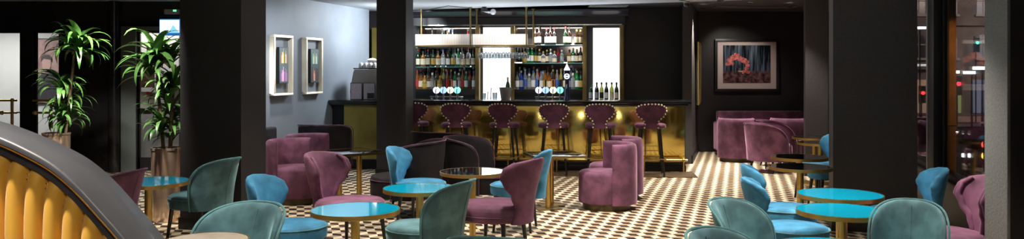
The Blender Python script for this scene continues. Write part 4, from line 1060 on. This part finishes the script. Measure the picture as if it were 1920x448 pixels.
# fluted panel: columns of padded channels following the edge
v = []; f = []; NX, NZ = 420, 40
x0, x1 = path[0][0], path[-14][0]; pitch = 36*SY/F
import bisect
xs_ = [p[0] for p in path]
def ztop_at(x):
    i = max(1, min(NE, bisect.bisect(xs_, x))); a, b = path[i-1], path[i]; u = (x-a[0])/(b[0]-a[0]+1e-9); return a[1]+(b[1]-a[1])*u
for j in range(NZ+1):
    for i in range(NX+1):
        x = x0+(x1-x0)*i/NX; zt2 = ztop_at(x)-.028; dz = 1.35*(j/NZ)**1.7; z = zt2-dz
        c = x-.045*math.exp(-dz/.07)+.012*math.exp(-dz/.25); u = (c/pitch) % 1
        bulge = (1-abs(2*u-1)**2.2)**.6
        v.append((x-ox, .068-.040*bulge*min(1, .25+dz/.06), max(.0, z)))
for j in range(NZ):
    for i in range(NX):
        a = j*(NX+1)+i; f.append((a, a+1, a+NX+2, a+NX+1))
MB().add(v, f).build('fluted_panel', 'mustard', t, weld=False)
v = []; n = NE+1
for y in (.08, WD-.03):
    for x, z in path: v.append((x-ox, y, z-.05))
    for x, z in path: v.append((x-ox, y, 0))
f = []
for i in range(NE):
    f += [(i, i+1, n+i+1, n+i), (2*n+i, 3*n+i, 3*n+i+1, 2*n+i+1), (i, 2*n+i, 2*n+i+1, i+1)]
MB().add(v, f).build('outer_shell', 'railtop', t)

# ================================================================== OUTSIDE
GZ = -2.6
def og(name, mb, mat, **k): return struct(name, mb, mat, **k)
og('ground_street', MB().box(5.5, 90, 10, 130, GZ-.2, GZ), noisy('wet_asphalt', (.02,.014,.014), (.06,.035,.035), .6, .3, r2=.5))
og('pavement', MB().box(20, 90, 64, 90, GZ, GZ+.12), noisy('lit_paving', (.16,.10,.09), (.24,.16,.14), .8, .6))
def facade(name, x0, x1, Y, h, label, mat, arch):
    t = thing(name, label, 'building', ((x0+x1)/2, Y, GZ)); w_ = x1-x0
    MB().box(-w_/2, w_/2, 0, 8, 0, h).build('walls', mat, t)
    for zz_, dd in ((4.2, .4), (8.0, .3), (h-.6, .6)): MB().box(-w_/2, w_/2, -dd, 0, zz_, zz_+.5).build('string_course', mat, t)
    lit = emit('dim_window', (.30,.34,.40), .35); k = int(w_/2.6)
    for i in range(k):
        x = -w_/2+(i+.5)*w_/k
        for z0_, hh_ in ((5.2, 2.0), (9.0, 2.0)):
            pts = [(x-.55, z0_), (x+.55, z0_), (x+.55, z0_+hh_-.5)]+[(x+.55*cos(a), z0_+hh_-.5+.55*sin(a)) for a in [pi*q_/8 for q_ in range(1, 8)]]+[(x-.55, z0_+hh_-.5)]
            n_ = len(pts); v = [(a, y, b) for y in (-.06, .0) for a, b in pts]
            wn = MB().add(v, [tuple(range(n_)), tuple(range(2*n_-1, n_-1, -1))]+[(q_, q_+n_, (q_+1) % n_+n_, (q_+1) % n_) for q_ in range(n_)]).build('arched_window', lit if i % 3 else plain('dark_pane', (.02,.022,.03), .2), t)
            MB().box(x-.04, x+.04, -.1, -.06, z0_, z0_+hh_).box(x-.55, x+.55, -.1, -.06, z0_+1.1, z0_+1.2).box(x-.7, x+.7, -.2, 0, z0_-.2, z0_).build('glazing_bar', 'pillarlight', wn)
        MB().box(x-.9, x+.9, -.03, .0, .4, 3.3).build('shop_window', emit('shop_glow', [(.7,.45,.3),(.45,.6,.2),(.3,.35,.5)][i % 3], .5), t)
    return t
facade('street_building', 34, 62, 72, 17, 'dark stone building with arched windows across the street, seen through the window', noisy('dark_stone', (.05,.04,.038), (.09,.075,.07), .7, .8), True)  # dark stone tone with random mottling
light('street_glow', 'AREA', (44, 62, 9), 4500, (1,.72,.6), shape='RECTANGLE', size=14, size_y=4, aim=(44, 72, 0))
def op(px, y, Y): return P(px, Y, Zat(y, Y))
def signal(px, y, Y, lamps, label, h=.9, r=.10):
    p = op(px, y, Y); t = thing('traffic_light', label, 'traffic light', (p.x, p.y, GZ)); z = p.z-GZ
    MB().tube([(0,.1,0), (0,.1,z+.3)], .055).build('pole', 'blackmetal', t)
    MB().box(-r*1.7, r*1.7, -.12, .12, z-h*.62, z+h*.42).build('housing', 'blackmetal', t, .02)
    for dz, col in lamps:
        MB().tube([(0,-.15,z+dz), (0,-.12,z+dz)], r, 20).build('lamp', emit('signal_'+label[:3].strip(), col, 9), t)
        MB().tube([(0,-.26,z+dz+r*1.08), (0,-.12,z+dz+r*1.08)], r*.25, 12).build('visor', 'blackmetal', t)
    return t
signal(1841, 270, 15, ((0, (1,.05,.03)), (-.20, (1,.45,.05))), 'traffic light showing red and amber close outside the window', .6, .075)
signal(1796, 157, 62, ((0, (1,.02,.04)),), 'distant red traffic light straight above the pavement', 1.4, .16)
signal(1729, 174, 60, ((0, (1,.03,.03)),), 'distant red traffic light in the narrow window slot', 1.2, .13)
signal(1831, 80, 64, ((0, (.05,1,.55)),), 'distant high green traffic light beside the arched window', 1.2, .11)
def street_lamp(px, y, Y, label, col=(1,.8,.55), s=9):
    p = op(px, y, Y); t = thing('street_lamp', label, 'street lamp', (p.x, p.y, GZ)); z = p.z-GZ
    MB().tube([(0,0,0), (0,0,z)], [.09,.05]).build('pole', 'blackmetal', t)
    MB().tube([(0,0,z), (-.25,0,z+.15), (-.5,0,z+.05)], .04, 8).build('arm', 'blackmetal', t)
    MB().box(-.55, .2, -.15, .15, z-.06, z+.14).build('lamp_head', emit('lamp_glow', col, s), t, .03)
street_lamp(1792, 136, 58, 'small lit lamp left of the lit shop across the street')
street_lamp(1822, 137, 60, 'white lit lamp over the far pavement', (.9,.95,1), 10)
street_lamp(1842, 129, 52, 'cross shaped white lamp at the right of the window view', (1,.9,.8), 6)
for i, (px, y, w_, lab) in enumerate(((1729, 52, 1.4, 'pair of small white lamps high in the narrow window slot'), (1729, 122, 1.0, 'small dim lamp in the middle of the narrow window slot'))):
    p = op(px, y, 55+3*i); t = thing('lamp_strip', lab, 'lamp', tuple(p))
    MB().box(-w_/2, w_/2, 0, .2, -.08, .08).build('lens', emit('white_strip', (1,.95,.9), 5 if i == 0 else 1.5), t, .03)
    MB().box(-w_/2-.05, w_/2+.05, .2, .3, -.12, .14).build('housing', 'blackmetal', t)
    MB().tube([(0,.3,.0), (0,.3,-(p.z-GZ))], .05).build('pole', 'blackmetal', t)
# parked vehicle lights low in the slot
def car(px, y, Y, label, rz, front=True):
    p = op(px, y, Y); t = thing('car', label, 'car', (p.x, p.y, GZ), rz)
    pf = [(-2.1,.35),(-2.1,.8),(-1.3,.95),(-.7,1.42),(.8,1.42),(1.5,.95),(2.1,.8),(2.1,.35)]; n_ = len(pf)
    v = [(y_, x_, z_) for y_ in (-.85, .85) for x_, z_ in pf]
    MB().add(v, [tuple(range(n_)), tuple(range(2*n_-1, n_-1, -1))]+[(i, i+n_, (i+1) % n_+n_, (i+1) % n_) for i in range(n_)]).build('car_body', plain('car_paint', (.05,.05,.06), .2, coat=.8), t, .08)
    for sx in (-.86, .86):
        for sy in (-1.35, 1.35): MB().tube([(sx-.08, sy, .32), (sx+.08, sy, .32)], .32, 20).build('wheel', 'blackpl', t)
    for sx in (-.6, .6):
        MB().box(sx-.2, sx+.2, -2.14, -2.08, .6, .75).build('headlight', emit('headlight', (1,1,.97) if front else (1,.03,.03), 14), t, .02)
car(1731, 212, 48, 'car with white headlights low in the narrow window slot', radians(8))
car(1733, 262, 27, 'car with red tail lights low in the narrow window slot', radians(10), False)
car(1786, 219, 36, 'car with a bright headlight at the left of the street view', radians(-30))
# dark railing outside on the ledge
a, b = P(1776, 13.5), P(1870, 13.5)
t = thing('street_railing', 'dark metal railing on the kerb outside the window', 'railing', (a.x, 13.5, GZ)); L_ = b.x-a.x
zt_ = Zat(237, 13.5)-GZ
MB().box(0, L_, -.03, .03, zt_-.06, zt_).box(0, L_, -.02, .02, .3, .36).build('top_rail', 'blackmetal', t)
for k in range(9): MB().box(L_*k/8-.02, L_*k/8+.02, -.02, .02, 0, zt_-.06).build('post', 'blackmetal', t)
c = rw(8.15, .55); o = MB().box(-.04, .04, -.04, .04, 0, 5.6)
o.box(-.05, .05, -.05, .05, Zat(85, c.y)-GZ, Zat(83, c.y)-GZ).box(-.05, .05, -.05, .05, Zat(101, c.y)-GZ, Zat(99, c.y)-GZ).box(-.05, .05, -.05, .05, Zat(251, c.y)-GZ, Zat(248, c.y)-GZ)
o = o.build('timber_post', 'orangewood', None, .01); pc = P(1783, 9.2); o.location = (pc.x, pc.y, GZ); tag(o, 'weathered orange brown post standing just outside the window', 'post')
light('post_fill', 'SPOT', (4.72, 8.3, 1.9), 40, (1,.6,.25), spot_size=radians(90), shadow_soft_size=.05, aim=(pc.x, 9.2, 1.4))  # unseen spot added to brighten the orange post
